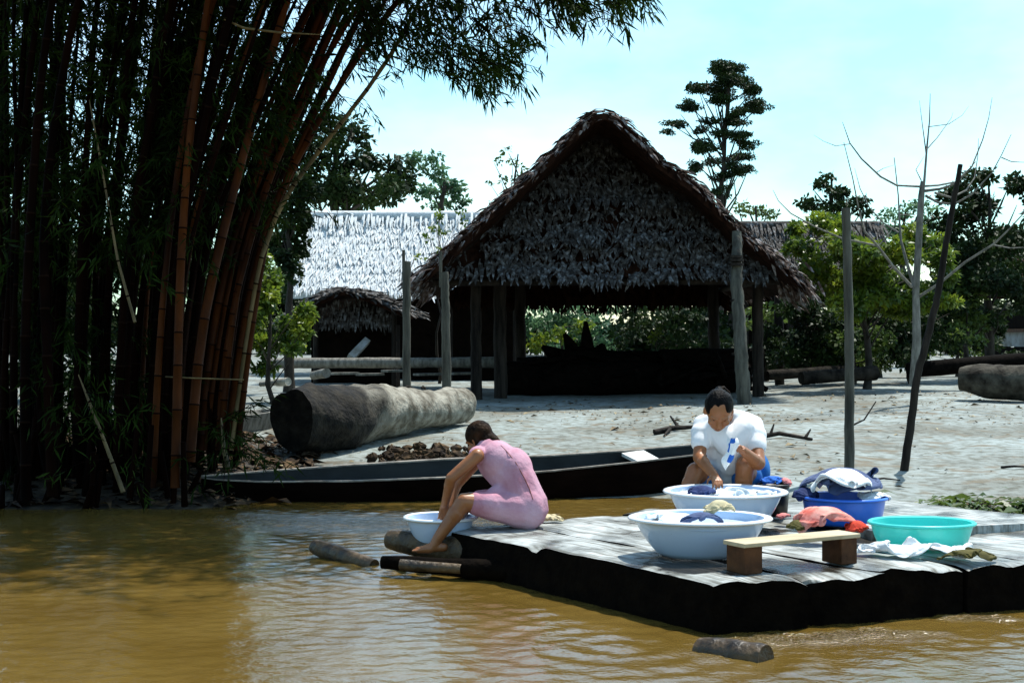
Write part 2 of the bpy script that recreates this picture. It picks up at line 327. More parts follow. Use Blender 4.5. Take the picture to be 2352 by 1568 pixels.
def G(x, y): return float(gz(np.array([x]), np.array([y]))[0])
def axis(a, b, n, ext): 
    m = np.linspace(a, b, n); e = np.array(ext, float); return np.concatenate([a - e[::-1], m, b + e])
ext = [.3, .8, 1.6, 3, 6, 12, 25, 50, 90, 160]
gx = axis(-7, 8, 240, ext); gy = np.concatenate([np.linspace(9.0, 20, 220), np.linspace(20.15, 34, 70), [36, 40, 46, 54, 64, 80, 110, 160, 240, 320]])
XX, YY = np.meshgrid(gx, gy); ZZ = gz(XX, YY)
def gridq(r, c): i = np.arange(r * c).reshape(r, c); return np.stack([i[:-1, :-1], i[:-1, 1:], i[1:, 1:], i[1:, :-1]], -1).reshape(-1, 4)
me = fast_mesh('beach', np.stack([XX, YY, ZZ], -1), gridq(*XX.shape))
mul_ = np.maximum((1 - sst(np.hypot((XX + 4.2) / 3.0, (YY - 13.2) / 2.7), .75, 1.1)), (1 - sst(XX, -4.6, -3.4)) * (1 - sst(YY, 16, 20)))  # where the clump's shade and its dead leaves are painted dark
at = me.attributes.new('mulch_shade', 'FLOAT', 'POINT'); at.data.foreach_set('value', mul_.ravel().astype(np.float32))
beach = link('beach', me, M['silt'], smooth=True); beach['kind'] = 'structure'

# raft frame: corner nearest the eye, the beams run along RA, the front ends follow RB
RC = np.array([.97, 6.84]); RA = np.array([-.568, .823]); RB = np.array([.934, .358]); RZ = .25
wx = axis(-6, 6, 560, ext); wy = np.concatenate([-np.array([60., 20, 6])[:], [0., 2, 3.5, 4.5], np.linspace(5.2, 13.6, 520), [14, 15, 17]])
XX, YY = np.meshgrid(wx, wy); WZ = np.zeros_like(XX)
wr = np.random.default_rng(11)
for i in range(64):
    lam = math.exp(wr.uniform(math.log(.10), math.log(.6))); th = R(wr.normal(82, 52)); k = 2 * math.pi / lam
    WZ += lam * .0015 * (1.35 if lam < .22 else .35) * np.sin(k * (math.cos(th) * XX + math.sin(th) * YY) + wr.uniform(0, 6.28) + .8 * np.sin(.9 * XX + i) + .6 * np.sin(1.3 * YY + i * 2))
# rings spreading from where the basins are dipped
for (cx, cy, am, la) in ((-.75, 8.75, .006, .16), (.5, 6.6, .005, .2), (1.0, 10.2, .006, .15)):
    d = np.hypot(XX - cx, YY - cy); WZ += am * np.sin(2 * math.pi * d / la) * np.exp(-d / .6)
near = (np.abs(XX) < 6.2) & (YY > 5) & (YY < 13.7); WZ *= near
def segd(x, y, a, b):
    a = np.array(a); b = np.array(b); d = b - a; t = np.clip(((x - a[0]) * d[0] + (y - a[1]) * d[1]) / (d @ d), 0, 1)
    return np.hypot(x - a[0] - d[0] * t, y - a[1] - d[1] * t)
chop = np.exp(-(segd(XX, YY, RC + RB * .15 - np.array([.05, .22]), RC + RB * 1.6 - np.array([.05, .19])) / .19) ** 2) * np.clip(.55 + .8 * fnoise(np.stack([XX, YY * 3, 0 * XX], -1).reshape(-1, 3), 3.0).reshape(XX.shape), 0, 1)
chop += np.exp(-(np.hypot((XX - .95), (YY - 6.45)) / .16) ** 2) * .5
chop += np.exp(-(segd(XX, YY, (-3.2, 11.2), (.1, 10.9)) / .5) ** 2) * .35 + np.exp(-(np.hypot(XX - 1.15, YY - 10.0) / .3) ** 2) * .5
Pw = np.stack([XX, YY, 0 * XX], -1).reshape(-1, 3)
WZ = WZ + np.clip(chop, 0, 1) * .0062 * (fnoise(Pw, 38).reshape(XX.shape) + .6 * fnoise(Pw + 3.3, 60).reshape(XX.shape)) * near
me = fast_mesh('river', np.stack([XX, YY, WZ], -1), gridq(*XX.shape))
at = me.attributes.new('chop', 'FLOAT', 'POINT'); at.data.foreach_set('value', chop.ravel().astype(np.float32))
o = link('river', me, M['water'], smooth=True); o['kind'] = 'structure'

# ------------------------------------------------------------------ thatch
def thatch_patch(O, A, la, Uv, lu, Nn, row, step, L, Wd, mask=None, jit=.18, seed=0, thin=0, lift=.07, tilt=.10):
    """leaflets in overlapping courses on a plane: O lower corner, A along, Uv up the slope"""
    r = np.random.default_rng(seed); C = []; O = np.array(O, float); A = unit(A); Uv = unit(Uv); Nn = unit(Nn)
    nr = int(lu / row) + 1; nc = int(la / step)
    i, j = np.meshgrid(np.arange(nr), np.arange(nc), indexing='ij'); i = i.ravel(); j = j.ravel()
    s = (j + r.uniform(-.5, .5, j.size)) * step; t = i * row + r.normal(0, row * .20, i.size) + row * .5 + row * .35 * np.sin(s * 1.7 + i * 1.3)
    if mask is not None: k = mask(s, t); s, t = s[k], t[k]
    if thin: k = fnoise(np.stack([s, t * 1.6, 0 * s + seed], 1), 3.2) + r.normal(0, .5, len(s)) > -thin; s, t = s[k], t[k]
    n = len(s)
    C = O + A * s[:, None] + Uv * t[:, None] + Nn * (r.uniform(.005, lift, n))[:, None]
    D = -Uv + A * r.normal(0, jit, n)[:, None] + Nn * r.normal(tilt, tilt, n)[:, None]
    Ln = L * r.uniform(.65, 1.25, n); Wn = Wd * r.uniform(.6, 1.35, n)
    NN = Nn + A * r.normal(0, .45, n)[:, None]
    return C, D, Ln, Wn, NN
def strips(name, parts, mat, parent):
    C, D, L, Wd, Nn = [np.concatenate([np.asarray(p[k]) for p in parts]) for k in range(5)]
    V, Q = strip_quads(C, D, L, Wd, Nn); o = link(name, fast_mesh(name, V, Q), mat, parent); o['kind'] = 'stuff'; return o

# ---- big open shelter
YV, YB = 22.6, 30.0
prof_px = [(950, 645), (1040, 567), (1130, 482), (1250, 374), (1330, 294), (1362, 267), (1388, 260), (1425, 277), (1470, 320), (1520, 372), (1600, 424), (1700, 527), (1780, 592), (1853, 655)]
prof = [P(u, v, YV) for u, v in prof_px]
hut = thing('open_shelter', 'big open-sided thatched shelter with a tall gable of grey palm leaves on the beach', 'shelter', (1.55, 23.6, G(1.55, 23.6)))
def roof_shell(name, prof, y0, y1, th, mat, parent, sag=.0, ny=10):
    m = MB(); Ps = [Vector(p) for p in prof]
    inner = []
    for i, p in enumerate(Ps):
        d = (Ps[min(i + 1, len(Ps) - 1)] - Ps[max(i - 1, 0)]); n = Vector((d.z, 0, -d.x)).normalized(); inner.append(p + n * th)
    loop = Ps + inner[::-1]; rows = []
    for k in range(ny + 1):
        y = y0 + (y1 - y0) * k / ny
        rows.append([(q.x + .04 * math.sin(k * 2.3 + i), y + .03 * math.sin(i * 1.7 + k), q.z - sag * math.sin(math.pi * k / ny) + .02 * math.sin(k * 1.9 + i * 2.1)) for i, q in enumerate(loop)])
    m.grid(rows, closed=True); n = len(loop); h = n // 2
    for r0, flip in ((0, True), (ny, False)):
        for i in range(h - 1):
            f = (r0 * n + i, r0 * n + i + 1, r0 * n + n - 2 - i, r0 * n + n - 1 - i); m.Fc.append(f[::-1] if flip else f); m.mi.append(0)
    return m.build(name, mat, parent, smooth=False)
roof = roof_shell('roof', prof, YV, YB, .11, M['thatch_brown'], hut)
# outer thatch and the ragged verge
parts = []
for i in range(len(prof) - 1):
    a, b = prof[i], prof[i + 1]
    lo, hi = (a, b) if a.z < b.z else (b, a)
    u = (hi - lo); n = Vector((-u.z, 0, u.x)).normalized(); n = n if n.z > 0 else -n
    parts.append(thatch_patch(lo, (0, 1, 0), YB - YV, u, u.length, n, .12, .06, .28, .05, seed=i))
strips('outer_thatch', parts, M['thatch_edge'], roof)
C = []; D = []; Nn = []; Ln = []
r = np.random.default_rng(5)
for i in range(len(prof) - 1):
    a, b = prof[i], prof[i + 1]; lo, hi = (a, b) if a.z < b.z else (b, a); u = np.array((hi - lo).normalized())
    k = int((hi - lo).length / .026); t = r.uniform(0, 1, k)
    c = np.array(lo) + np.outer(t, np.array(hi - lo)); c[:, 1] += r.uniform(-.10, .12, k); c[:, 2] += r.uniform(-.10, .06, k)
    d = -u + r.normal(0, .22, (k, 3)); d[:, 1] -= r.uniform(.0, .3, k); d[:, 2] -= r.uniform(0, .3, k)
    C.append(c); D.append(d); Nn.append(np.tile([0, -.5, .8], (k, 1)) + r.normal(0, .4, (k, 3))); Ln.append(r.uniform(.08, .24, k) * (1 + .5 * (c[:, 2] < 2.9)))
for sx, q in ((-1, prof[0]), (1, prof[-1])):                 # thick tufts at the two eave corners
    k = 110; c = np.array(q) + r.normal(0, 1, (k, 3)) * [.10, .05, .10] + [-.08 * sx, .35, .05]; c[:, 1] = YV + r.uniform(-.05, 1.6, k)
    d = np.stack([sx * r.uniform(.2, 1, k), r.normal(-.2, .3, k), -r.uniform(.5, 1.0, k)], 1)
    C.append(c); D.append(d); Nn.append(r.normal(0, 1, (k, 3))); Ln.append(r.uniform(.2, .42, k))
C, D, Nn, Ln = map(np.concatenate, (C, D, Nn, Ln))
strips('verge_fringe', [(C, D, Ln, r.uniform(.02, .055, len(C)), Nn)], M['thatch_edge'], roof)
# gable wall of hanging leaves, its top leaning back under the roof
zb = 2.44; zt = 4.80; yb_, yt_ = 23.1, 24.3
def prof_z(x): return float(np.interp(x, [p.x for p in prof], [p.z for p in prof])) - .2
def gable(yb, yt, zb, seed, mat, parent, name, leaves=True):
    O = np.array([-1.3, yb, zb]); Uv = np.array([0, yt - yb, zt - zb]); lu = np.linalg.norm(Uv); Nn = unit(np.cross([1, 0, 0], Uv)); Nn = Nn if Nn[1] < 0 else -Nn
    px, pz = np.array([p.x for p in prof]), np.array([p.z for p in prof]) - .2
    def mask(s, t): x = O[0] + s; z = zb + t * (zt - zb) / lu; return z < np.interp(x, px, pz) + .04
    xs = np.linspace(-1.35, 4.45, 40)
    m = MB(); m.grid([[(x, yb + (yt - yb) * np.clip((z - zb) / (zt - zb), 0, 1.2) + .06, z) for x, z in zip(xs, zz)] for zz in (np.full(40, zb), np.maximum(zb, np.interp(xs, px, pz)))])
    m.build(name, M['thatch_brown'], parent, smooth=False)
    return thatch_patch(O, (1, 0, 0), 5.8, Uv, lu, Nn, .19, .019, .22, .048, mask=mask, jit=.45, seed=seed, thin=1.0)
gp = gable(yb_, yt_, zb, 21, M['thatch_gray'], hut, 'gable_backing')
# courses: the lower edges of four bands stand out, so the leaves there hang longer
C, D, Ln, Wn, NN = [np.array(x) for x in gp]
zrel = C[:, 2] - zb
band = (np.abs((zrel % .62) - .10) < .08); Ln[band] *= 1.35; C[band, 1] -= .08; D[band, 1] -= .35
low = zrel < .2; Ln[low] *= 1.15; Wn[low] *= 1.2
vis = np.argsort(-(Ln * Wn) * (1 + 1.5 * (zrel < 1.0)) * (1 + .6 * band))[:300]; rest = np.setdiff1d(np.arange(len(C)), vis)
strips('gable_thatch', [(C[rest], D[rest], Ln[rest], Wn[rest], NN[rest])], M['thatch_gray'], hut)
for k in vis:                                                # the leaves one can pick out are parts of their own
    V, Q = strip_quads(C[k:k + 1], D[k:k + 1], Ln[k:k + 1], Wn[k:k + 1], NN[k:k + 1]); link('thatch_leaf', fast_mesh('thatch_leaf', V, Q), M['thatch_gray'], hut)
gp2 = gable(29.2, 29.0, 2.12, 22, M['thatch_brown'], hut, 'rear_gable'); strips('rear_gable_thatch', [gp2], M['thatch_brown'], hut)
def post_mesh(pts, rads, n=10, seed=0, wob=.06, sub=14):
    m = MB(); pts = [Vector(p) for p in pts]; Q = []; Rr = []
    for i in range(len(pts) - 1):
        for k in range(sub):
            t = k / sub; Q.append(pts[i].lerp(pts[i + 1], t)); Rr.append(rads[i] * (1 - t) + rads[i + 1] * t)
    Q.append(pts[-1]); Rr.append(rads[-1])
    rr = random.Random(seed); Q = [q + Vector((rr.gauss(0, 1), rr.gauss(0, 1), 0)) * Rr[0] * .05 for q in Q]
    m.tube(Q, Rr, n, wob=wob, seed=seed); return m
for (u, Y, r_, top) in ((1095, 23.9, .10, 2.7), (1150, 24.3, .12, 3.0), (1196, 29.0, .12, 2.9), (1742, 24.0, .10, 2.8), (1640, 29.0, .12, 2.7), (1790, 28.6, .10, 2.6)):
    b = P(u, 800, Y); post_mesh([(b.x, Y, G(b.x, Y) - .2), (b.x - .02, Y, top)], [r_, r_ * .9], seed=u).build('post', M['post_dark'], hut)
m = post_mesh([P(1710, 936, 21.9), P(1702, 800, 21.95), P(1692, 650, 22.1), P(1693, 532, 22.35)], [.115, .105, .095, .075], seed=9, wob=.03)
fp = m.build('post', M['post'], hut); fp['label'] = 'pale bamboo post in front of the gable'
m = MB()
for (v, rr) in ((590, .11), (598, .12), (607, .115), (690, .105), (812, .112)):
    q = P(1692 + (v - 650) * .03, v, 22.08); m.tube([q - Vector((0, 0, .02)), q + Vector((0, 0, .02))], rr, 12)
m.build('lashing', M['post_dark'], fp)
m = MB()
for z in (2.36,): m.tube([(-1.3, 23.45, z), (4.4, 23.45, z + .03)], .06, 8)
m.build('tie_beam', M['post_dark'], hut)
m = MB(); m.tube([(-1.35, 23.4, 2.45), (-1.3, 29.5, 2.45)], .06, 8); m.build('wall_plate', M['post_dark'], hut)
m = MB(); m.tube([(4.35, 23.4, 2.45), (4.3, 29.5, 2.45)], .06, 8); m.build('wall_plate', M['post_dark'], hut)

# logs heaped in the shade under the shelter
def log_mesh(a, b, ra, rb, n=16, seed=0, cut0=None, cut1=None, nr=18, amp=.06, mi=0, rnd=0):
    a, b = np.array(a, float), np.array(b, float); d = unit(b - a); x = unit(np.cross(d, [0, 0, 1])); y = np.cross(x, d); rows = []
    for i in range(nr + 1):
        t = i / nr; row = []
        for k in range(n):
            an = 2 * math.pi * k / n; rr = ra * (1 - t) + rb * t; rr *= (1 - .20 * max(0, 1 - i / rnd) ** 2) if rnd else 1; p = a + (b - a) * t + (x * math.cos(an) + y * math.sin(an)) * rr
            p = p + (x * math.cos(an) + y * math.sin(an)) * rr * amp * float(fnoise(p + seed, 2.2)[0] + .5 * fnoise(p + seed, 7)[0] + .3 * fnoise(p + seed, 17)[0])
            for end, cut in ((0, cut0), (nr, cut1)):
                if cut is not None:
                    cn = unit(cut); o0 = a if end == 0 else b; w = max(0, 1 - abs(i - end) / 3.)
                    if w > 0: p = p - d * float(np.dot(p - o0 - (d * (i - end) / nr * np.linalg.norm(b - a)), cn) / np.dot(d, cn)) * w
            row.append(p)
        rows.append(row)
    m = MB(); m.grid(rows, closed=True)
    for r0, rw, fl in ((0, rows[0], True), (nr, rows[-1], False)):   # cut ends: a ring of concentric steps
        c = np.mean(rw, 0); inn = [c + (p - c) * .55 + d * (.012 if fl else -.012) for p in rw]; k = len(m.V)
        m.V += [tuple(map(float, p)) for p in rw + inn + [c]]
        for j in range(n):
            q = (k + j, k + (j + 1) % n, k + n + (j + 1) % n, k + n + j); t3 = (k + n + j, k + n + (j + 1) % n, k + 2 * n)
            m.Fc += [q[::-1] if fl else q, t3[::-1] if fl else t3]; m.mi += [mi, mi]
    return m
def log(label, a, b, ra, rb, mat, cat='log', group=None, **kw):
    return settle(tag(log_mesh(a, b, ra, rb, **kw).build('log', mat, smooth=True, auto=50), label, cat, group))
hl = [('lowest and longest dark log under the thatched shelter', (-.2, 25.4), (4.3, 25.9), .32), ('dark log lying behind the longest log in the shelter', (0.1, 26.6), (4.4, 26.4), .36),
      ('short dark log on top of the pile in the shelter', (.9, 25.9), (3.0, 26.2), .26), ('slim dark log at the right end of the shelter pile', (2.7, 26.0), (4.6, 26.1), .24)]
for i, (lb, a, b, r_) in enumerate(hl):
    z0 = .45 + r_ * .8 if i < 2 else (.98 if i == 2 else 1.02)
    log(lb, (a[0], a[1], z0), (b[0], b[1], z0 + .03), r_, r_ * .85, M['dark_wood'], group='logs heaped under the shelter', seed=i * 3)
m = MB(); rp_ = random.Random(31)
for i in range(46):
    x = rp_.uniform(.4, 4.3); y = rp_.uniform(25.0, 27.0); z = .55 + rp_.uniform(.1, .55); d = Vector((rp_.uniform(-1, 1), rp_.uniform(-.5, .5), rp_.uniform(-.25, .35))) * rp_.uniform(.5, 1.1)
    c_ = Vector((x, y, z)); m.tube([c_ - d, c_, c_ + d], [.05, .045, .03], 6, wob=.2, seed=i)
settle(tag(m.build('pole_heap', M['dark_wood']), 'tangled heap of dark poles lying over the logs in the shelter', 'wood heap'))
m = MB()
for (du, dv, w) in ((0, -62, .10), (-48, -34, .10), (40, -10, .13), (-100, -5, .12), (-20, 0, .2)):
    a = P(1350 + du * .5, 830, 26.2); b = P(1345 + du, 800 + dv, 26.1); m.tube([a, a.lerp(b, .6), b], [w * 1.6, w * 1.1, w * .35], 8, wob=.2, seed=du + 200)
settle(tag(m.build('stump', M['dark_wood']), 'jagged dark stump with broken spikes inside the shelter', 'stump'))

# ---- long pale house, small gabled lean-to, house behind the shelter, stilt house
def slab_house(name, label, x0, x1, Y, ridge_z, eave_z, run, mat, seed, wallmat):
    h = thing(name, label, 'house', ((x0 + x1) / 2, Y + run, G((x0 + x1) / 2, Y + run)))
    m = MB(); th = .18
    m.grid([[(x0, Y, eave_z - th), (x1, Y, eave_z - th)], [(x0, Y, eave_z), (x1, Y, eave_z)], [(x0, Y + run, ridge_z), (x1, Y + run, ridge_z)], [(x0, Y + 2 * run, eave_z), (x1, Y + 2 * run, eave_z)], [(x0, Y + 2 * run, eave_z - th), (x1, Y + 2 * run, eave_z - th)],
            [(x0, Y + run, ridge_z - th * 1.3), (x1, Y + run, ridge_z - th * 1.3)], [(x0, Y, eave_z - th), (x1, Y, eave_z - th)]])
    rf = m.build('roof', mat, h, smooth=False)
    u = np.array([0, run, ridge_z - eave_z]); lu = np.linalg.norm(u); n = np.array([0, -(ridge_z - eave_z), run])
    p1 = thatch_patch((x0, Y, eave_z), (1, 0, 0), x1 - x0, u, lu, n, .24, .014, .32, .040, jit=.2, seed=seed, lift=.04, tilt=.05)
    r = np.random.default_rng(seed + 50); k = int((x1 - x0) / .04)
    c = np.stack([r.uniform(x0, x1, k), np.full(k, Y + run - .02) + r.normal(0, .05, k), ridge_z + .10 + .03 * np.sin(np.linspace(0, 40, k)) + r.uniform(-.02, .03, k)], 1)
    d = np.stack([r.normal(0, .12, k), -np.full(k, run), np.full(k, -(ridge_z - eave_z))], 1)
    strips('thatch', [p1, (c, d, r.uniform(.4, .65, k), r.uniform(.04, .08, k), np.tile(n, (k, 1)))], mat, rf)
    m = MB(); m.tube([(x0 + .05, Y + run, ridge_z + .05), (x1 - .05, Y + run, ridge_z + .05)], .13, 10); m.build('ridge_cap', mat, rf)
    m = MB(); m.box(((x0 + x1) / 2, Y + run, (eave_z + .4) / 2 + .05), (x1 - x0) / 2 - .5, run - .7, (eave_z - .3) / 2)
    m.build('wall', wallmat, h, smooth=False)
    for k in range(4):
        xx = x0 + .5 + (x1 - x0 - 1) * k / 3; m = MB(); m.tube([(xx, Y + .35, .2), (xx, Y + .35, eave_z)], .08, 8); m.build('post', M['post_dark'], h)
    return h
slab_house('long_house', 'long house with a sunlit pale thatched roof left of the shelter', -5.1, .6, 33, 4.42, 2.55, 2.1, M['thatch_pale'], 31, M['wall_dark'])
slab_house('thatched_house', 'thatched house with a bluish grey roof behind the right side of the shelter', 5.3, 9.6, 35, 4.32, 2.75, 1.9, M['thatch_gray'], 32, M['wall_dark'])
sp = [P(u, v, 27.5) for u, v in ((650, 735), (705, 700), (755, 676), (790, 667), (830, 676), (880, 695), (925, 716))]
sh = thing('small_hut', 'small low hut with a grey thatched gable beside the long house', 'hut', (-3.2, 28.5, G(-3.2, 28.5)))
rf = roof_shell('roof', sp, 27.5, 31, .10, M['thatch_brown'], sh, ny=4)
parts = []
for i in range(len(sp) - 1):
    a, b = sp[i], sp[i + 1]; lo, hi = (a, b) if a.z < b.z else (b, a); u = hi - lo; n = Vector((-u.z, 0, u.x)); n = n if n.z > 0 else -n
    parts.append(thatch_patch(lo, (0, 1, 0), 3.5, u, u.length, n.normalized(), .12, .05, .34, .06, seed=40 + i))
    k = 40; r = np.random.default_rng(60 + i); t = r.uniform(0, 1, k)[:, None]
    c = np.array(lo) + t * np.array(u) + r.normal(0, .03, (k, 3)); d = np.tile(-np.array(u.normalized()), (k, 1)) + r.normal(0, .3, (k, 3)); d[:, 1] -= .3
    parts.append((c, d, r.uniform(.08, .2, k), r.uniform(.03, .06, k), np.tile([0, -.6, .8], (k, 1))))
strips('thatch', parts, M['thatch_gray'], rf)
q0, q1 = P(722, 752, 28.0), P(905, 752, 28.0)
def smask(s, t): x = q0.x + s; z = q0.z + t; return z < np.interp(x, [p.x for p in sp], [p.z for p in sp]) - .08
strips('gable_thatch', [thatch_patch(q0, (1, 0, 0), q1.x - q0.x, (0, 0, 1), .7, (0, -1, 0), .12, .035, .17, .04, mask=smask, seed=44, thin=1.2)], M['thatch_gray'], sh)
m = MB(); m.box((P(815, 0, 28.6).x, 28.9, 1.0), .85, .5, .72); m.build('wall', M['wall_dark'], sh, smooth=False)
for u in (725, 905):
    b = P(u, 0, 27.9); m = MB(); m.tube([(b.x, 27.9, G(b.x, 27.9) - .1), (b.x, 27.9, 2.1)], .05, 8); m.build('post', M['post_dark'], sh)
m = MB(); a, b = P(805, 822, 27.2), P(843, 782, 27.6); m.tube([a, b], [.10, .09], 4); settle(tag(m.build('plank', M['wall_pale'], smooth=False), 'pale plank leaning up inside the small hut', 'plank'))

# stilt house, far right
st = thing('stilt_house', 'dark wooden house on stilts with a pale window band at the right edge', 'house', (12.9, 36, G(12.9, 36)))
m = MB(); m.box((13.6, 36, 2.0), 1.15, 1.5, .34); m.build('lower_wall', M['wall_dark'], st, smooth=False)
m = MB(); m.box((13.6, 36, 1.65), 1.2, 1.55, .04); m.build('floor_deck', M['board_brown'], st, smooth=False)
m = MB(); m.box((13.6, 36.02, 1.52), 1.12, 1.47, .27); m.build('window_band', M['wall_pale'], st, smooth=False)
m = MB(); m.box((13.6, 36, .92), 1.16, 1.5, .30); m.build('skirting_wall', M['wall_dark'], st, smooth=False)
for x in (12.5, 13.2, 13.9): 
    m = MB(); m.box((x, 34.48, 1.45), .04, .03, .85); m.build('batten', M['dark_wood'], st, smooth=False)
m = MB(); m.grid([[(12.2, 34.2, 2.5), (15.2, 34.2, 2.5)], [(12.4, 36, 3.5), (15.2, 36, 3.5)], [(12.2, 37.8, 2.5), (15.2, 37.8, 2.5)]]); m.build('roof', M['thatch_brown'], st, smooth=False)
m = MB(); m.box((13.55, 34.4, 2.2), .22, .02, .26); m.build('shutter', M['wall_pale'], st, smooth=False)
for x in (12.55, 14.6):
    for y in (34.7, 37.3): m = MB(); m.tube([(x, y, .2), (x, y, .7)], .09, 8); m.build('stilt', M['dark_wood'], st)

# ------------------------------------------------------------------ trees and shrubs
def crown_leaves(clumps, Y, ls, lw, cover, spread, seed, up=.6, sub=7, droop=.2):
    ls, lw = ls * .72, lw * .72; r = np.random.default_rng(seed); C = []; D = []; Nn = []
    for (u, v, ru, rv) in clumps:
        c = np.array(P(u, v, Y)); a, b = ru * Y / F, rv * Y / F; dep = (a + b) * .5 * 1.1
        c[1] += r.uniform(-spread, spread)
        for k in range(sub):
            q = unit(r.normal(0, 1, 3)) * r.uniform(.25, .85); sc = r.uniform(.32, .6)
            cc = c + q * [a, dep, b]; n = max(3, int(cover * math.pi * a * b * sc * sc / (ls * lw * .42)))
            w = unit(r.normal(0, 1, (n, 3))) * (r.uniform(.25, 1, (n, 1)) ** .5); w[:, 2] *= .75
            C.append(cc + w * [a * sc, dep * sc, b * sc])
            D.append(w * .8 + r.normal(0, .6, (n, 3)) + [0, 0, -droop]); Nn.append(r.normal(0, .7, (n, 3)) + [0, 0, up] + w * .4)
    C, D, Nn = map(np.concatenate, (C, D, Nn)); n = len(C)
    return leaf_quads(C, D, ls * r.uniform(.6, 1.3, n), lw * r.uniform(.7, 1.3, n), Nn)
def tree(name, label, cat, base_u, Y, clumps, leaf, ls, lw, tr=.15, cover=1.6, spread=.8, seed=0, bark='bark', group=None, trunk_top=None, limbs=True, lean=0, bz=None, sub=7, up=.6, droop=.2):
    bx = (base_u - 1176) * Y / F; z0 = G(bx, Y) if bz is None else bz
    t = thing(name, label, cat, (bx, Y, z0), group)
    rr = random.Random(seed); cs = sorted(clumps, key=lambda c: c[1]); topv = trunk_top or (cs[0][1] + cs[0][3] * .3); top = P(base_u + lean, topv, Y)
    m = MB(); base = Vector((bx, Y, z0 - .2)); n = 9; pts = []; H = top.z - base.z
    for i in range(n + 1):
        f = i / n; q = base.lerp(top, f) + Vector((rr.gauss(0, .012), rr.gauss(0, .012), 0)) * H * (f > 0) * (f < 1); pts.append(q)
    m.tube(pts, [tr * (1 - .85 * i / n) * (1.35 if i == 0 else 1) for i in range(n + 1)], 8, wob=.08, seed=seed)
    if limbs:
        for (u, v, ru, rv) in clumps:
            e = P(u, v, Y) + Vector((0, rr.uniform(-spread, spread) * .6, 0)); f = max(.15, min(.92, (e.z - base.z) / max(H, .1) - rr.uniform(.08, .28))); s0 = base.lerp(top, f)
            mid = s0.lerp(e, .5) + Vector((rr.gauss(0, .05), rr.gauss(0, .05), rr.gauss(.0, .05))) * H * .3
            m.tube([s0, mid, e], [tr * .30 * (1 - f * .55), tr * .17, tr * .05], 5, wob=.1, seed=seed + 1)
    m.build('trunk', M[bark], t)
    V, Q = crown_leaves(clumps, Y, ls, lw, cover, spread, seed, sub=sub, up=up, droop=droop)
    link('crown', fast_mesh('crown', V, Q), M[leaf], t); return t
tree('broadleaf_tree', 'spreading dark tree just right of the bamboo, above the long roof', 'tree', 770, 38,
     [(760, 285, 62, 36), (815, 305, 42, 30), (735, 350, 60, 50), (790, 380, 55, 40), (850, 370, 45, 30), (905, 375, 45, 28), (800, 425, 85, 42), (880, 430, 60, 42), (730, 440, 60, 40), (840, 460, 95, 18), (935, 415, 34, 32), (690, 400, 40, 60)], 'leaf_dark', .26, .14, .3, 2.6, 1.2, 1, up=.9)
tree('broadleaf_tree', 'paler blue-green tree with a round crown over the long roof ridge', 'tree', 1015, 46,
     [(955, 368, 30, 18), (1000, 395, 38, 32), (1040, 430, 36, 30), (985, 440, 40, 25), (1010, 466, 48, 14), (1058, 462, 22, 18)], 'leaf_blue', .26, .15, .22, 2.3, 1.0, 2, up=.9)
tree('young_tree', 'thin small tree showing beside the left slope of the shelter roof', 'tree', 1190, 34,
     [(1168, 350, 16, 14), (1135, 372, 18, 14), (1178, 375, 18, 16), (1200, 385, 20, 16), (1150, 408, 16, 14), (1195, 415, 22, 20), (1128, 425, 10, 10), (1165, 440, 18, 12), (1130, 472, 22, 10), (1220, 430, 20, 20)], 'leaf_mid', .17, .10, .10, .8, .5, 3, sub=4)
_tr = random.Random(5)
def ragged(cl): return [(u, v, ru * .82, rv * .78) for (u, v, ru, rv) in cl] + [(u + _tr.gauss(0, ru * .34), max(150, v + _tr.gauss(0, rv * .45)), ru * _tr.uniform(.5, .85), rv * _tr.uniform(.55, 1.0)) for (u, v, ru, rv) in cl if _tr.random() < .8]
tree('tall_tree', 'tall rainforest tree with layered crown standing above everything right of the shelter', 'tree', 1645, 60,
     ragged([(1675, 148, 47, 23), (1640, 168, 43, 21), (1710, 174, 43, 23), (1612, 203, 43, 20), (1670, 200, 52, 21), (1725, 214, 36, 22), (1585, 240, 40, 17), (1640, 238, 45, 18), (1728, 250, 43, 20), (1558, 270, 40, 14), (1543, 293, 29, 9), (1618, 285, 36, 13), (1690, 280, 47, 16), (1702, 314, 45, 14), (1640, 318, 34, 12), (1610, 350, 37, 23), (1600, 384, 29, 20), (1650, 364, 31, 13), (1712, 350, 43, 17), (1724, 385, 27, 16), (1655, 408, 31, 13), (1690, 395, 31, 12), (1640, 444, 27, 9), (1668, 449, 25, 8)]),
     'leaf_dark', .17, .09, .20, 2.7, 1.6, 4, trunk_top=150, lean=25, up=.8, sub=9)
tree('broadleaf_tree', 'low round tree peeping over the right slope of the shelter', 'tree', 1735, 50, [(1720, 478, 32, 14), (1760, 485, 30, 16), (1700, 470, 20, 9), (1785, 492, 18, 10)], 'leaf_mid', .24, .13, .2, 1.5, .8, 5)
tree('broadleaf_tree', 'pointed dark green tree behind the grey-roofed house', 'tree', 1910, 48, [(1898, 408, 20, 14), (1872, 432, 30, 15), (1925, 440, 36, 20), (1960, 465, 42, 20), (1860, 470, 34, 20), (1910, 480, 55, 22), (1985, 485, 25, 14)], 'leaf_dark', .25, .14, .22, 2.4, .9, 6)
tree('broadleaf_tree', 'hazy blue-green tree behind the bare branched tree', 'tree', 2080, 44, [(2070, 490, 45, 16), (2110, 480, 38, 20), (2050, 520, 50, 22), (2100, 530, 60, 30), (2145, 500, 30, 30), (2020, 535, 40, 18)], 'leaf_blue', .22, .12, .2, 1.4, .8, 7)
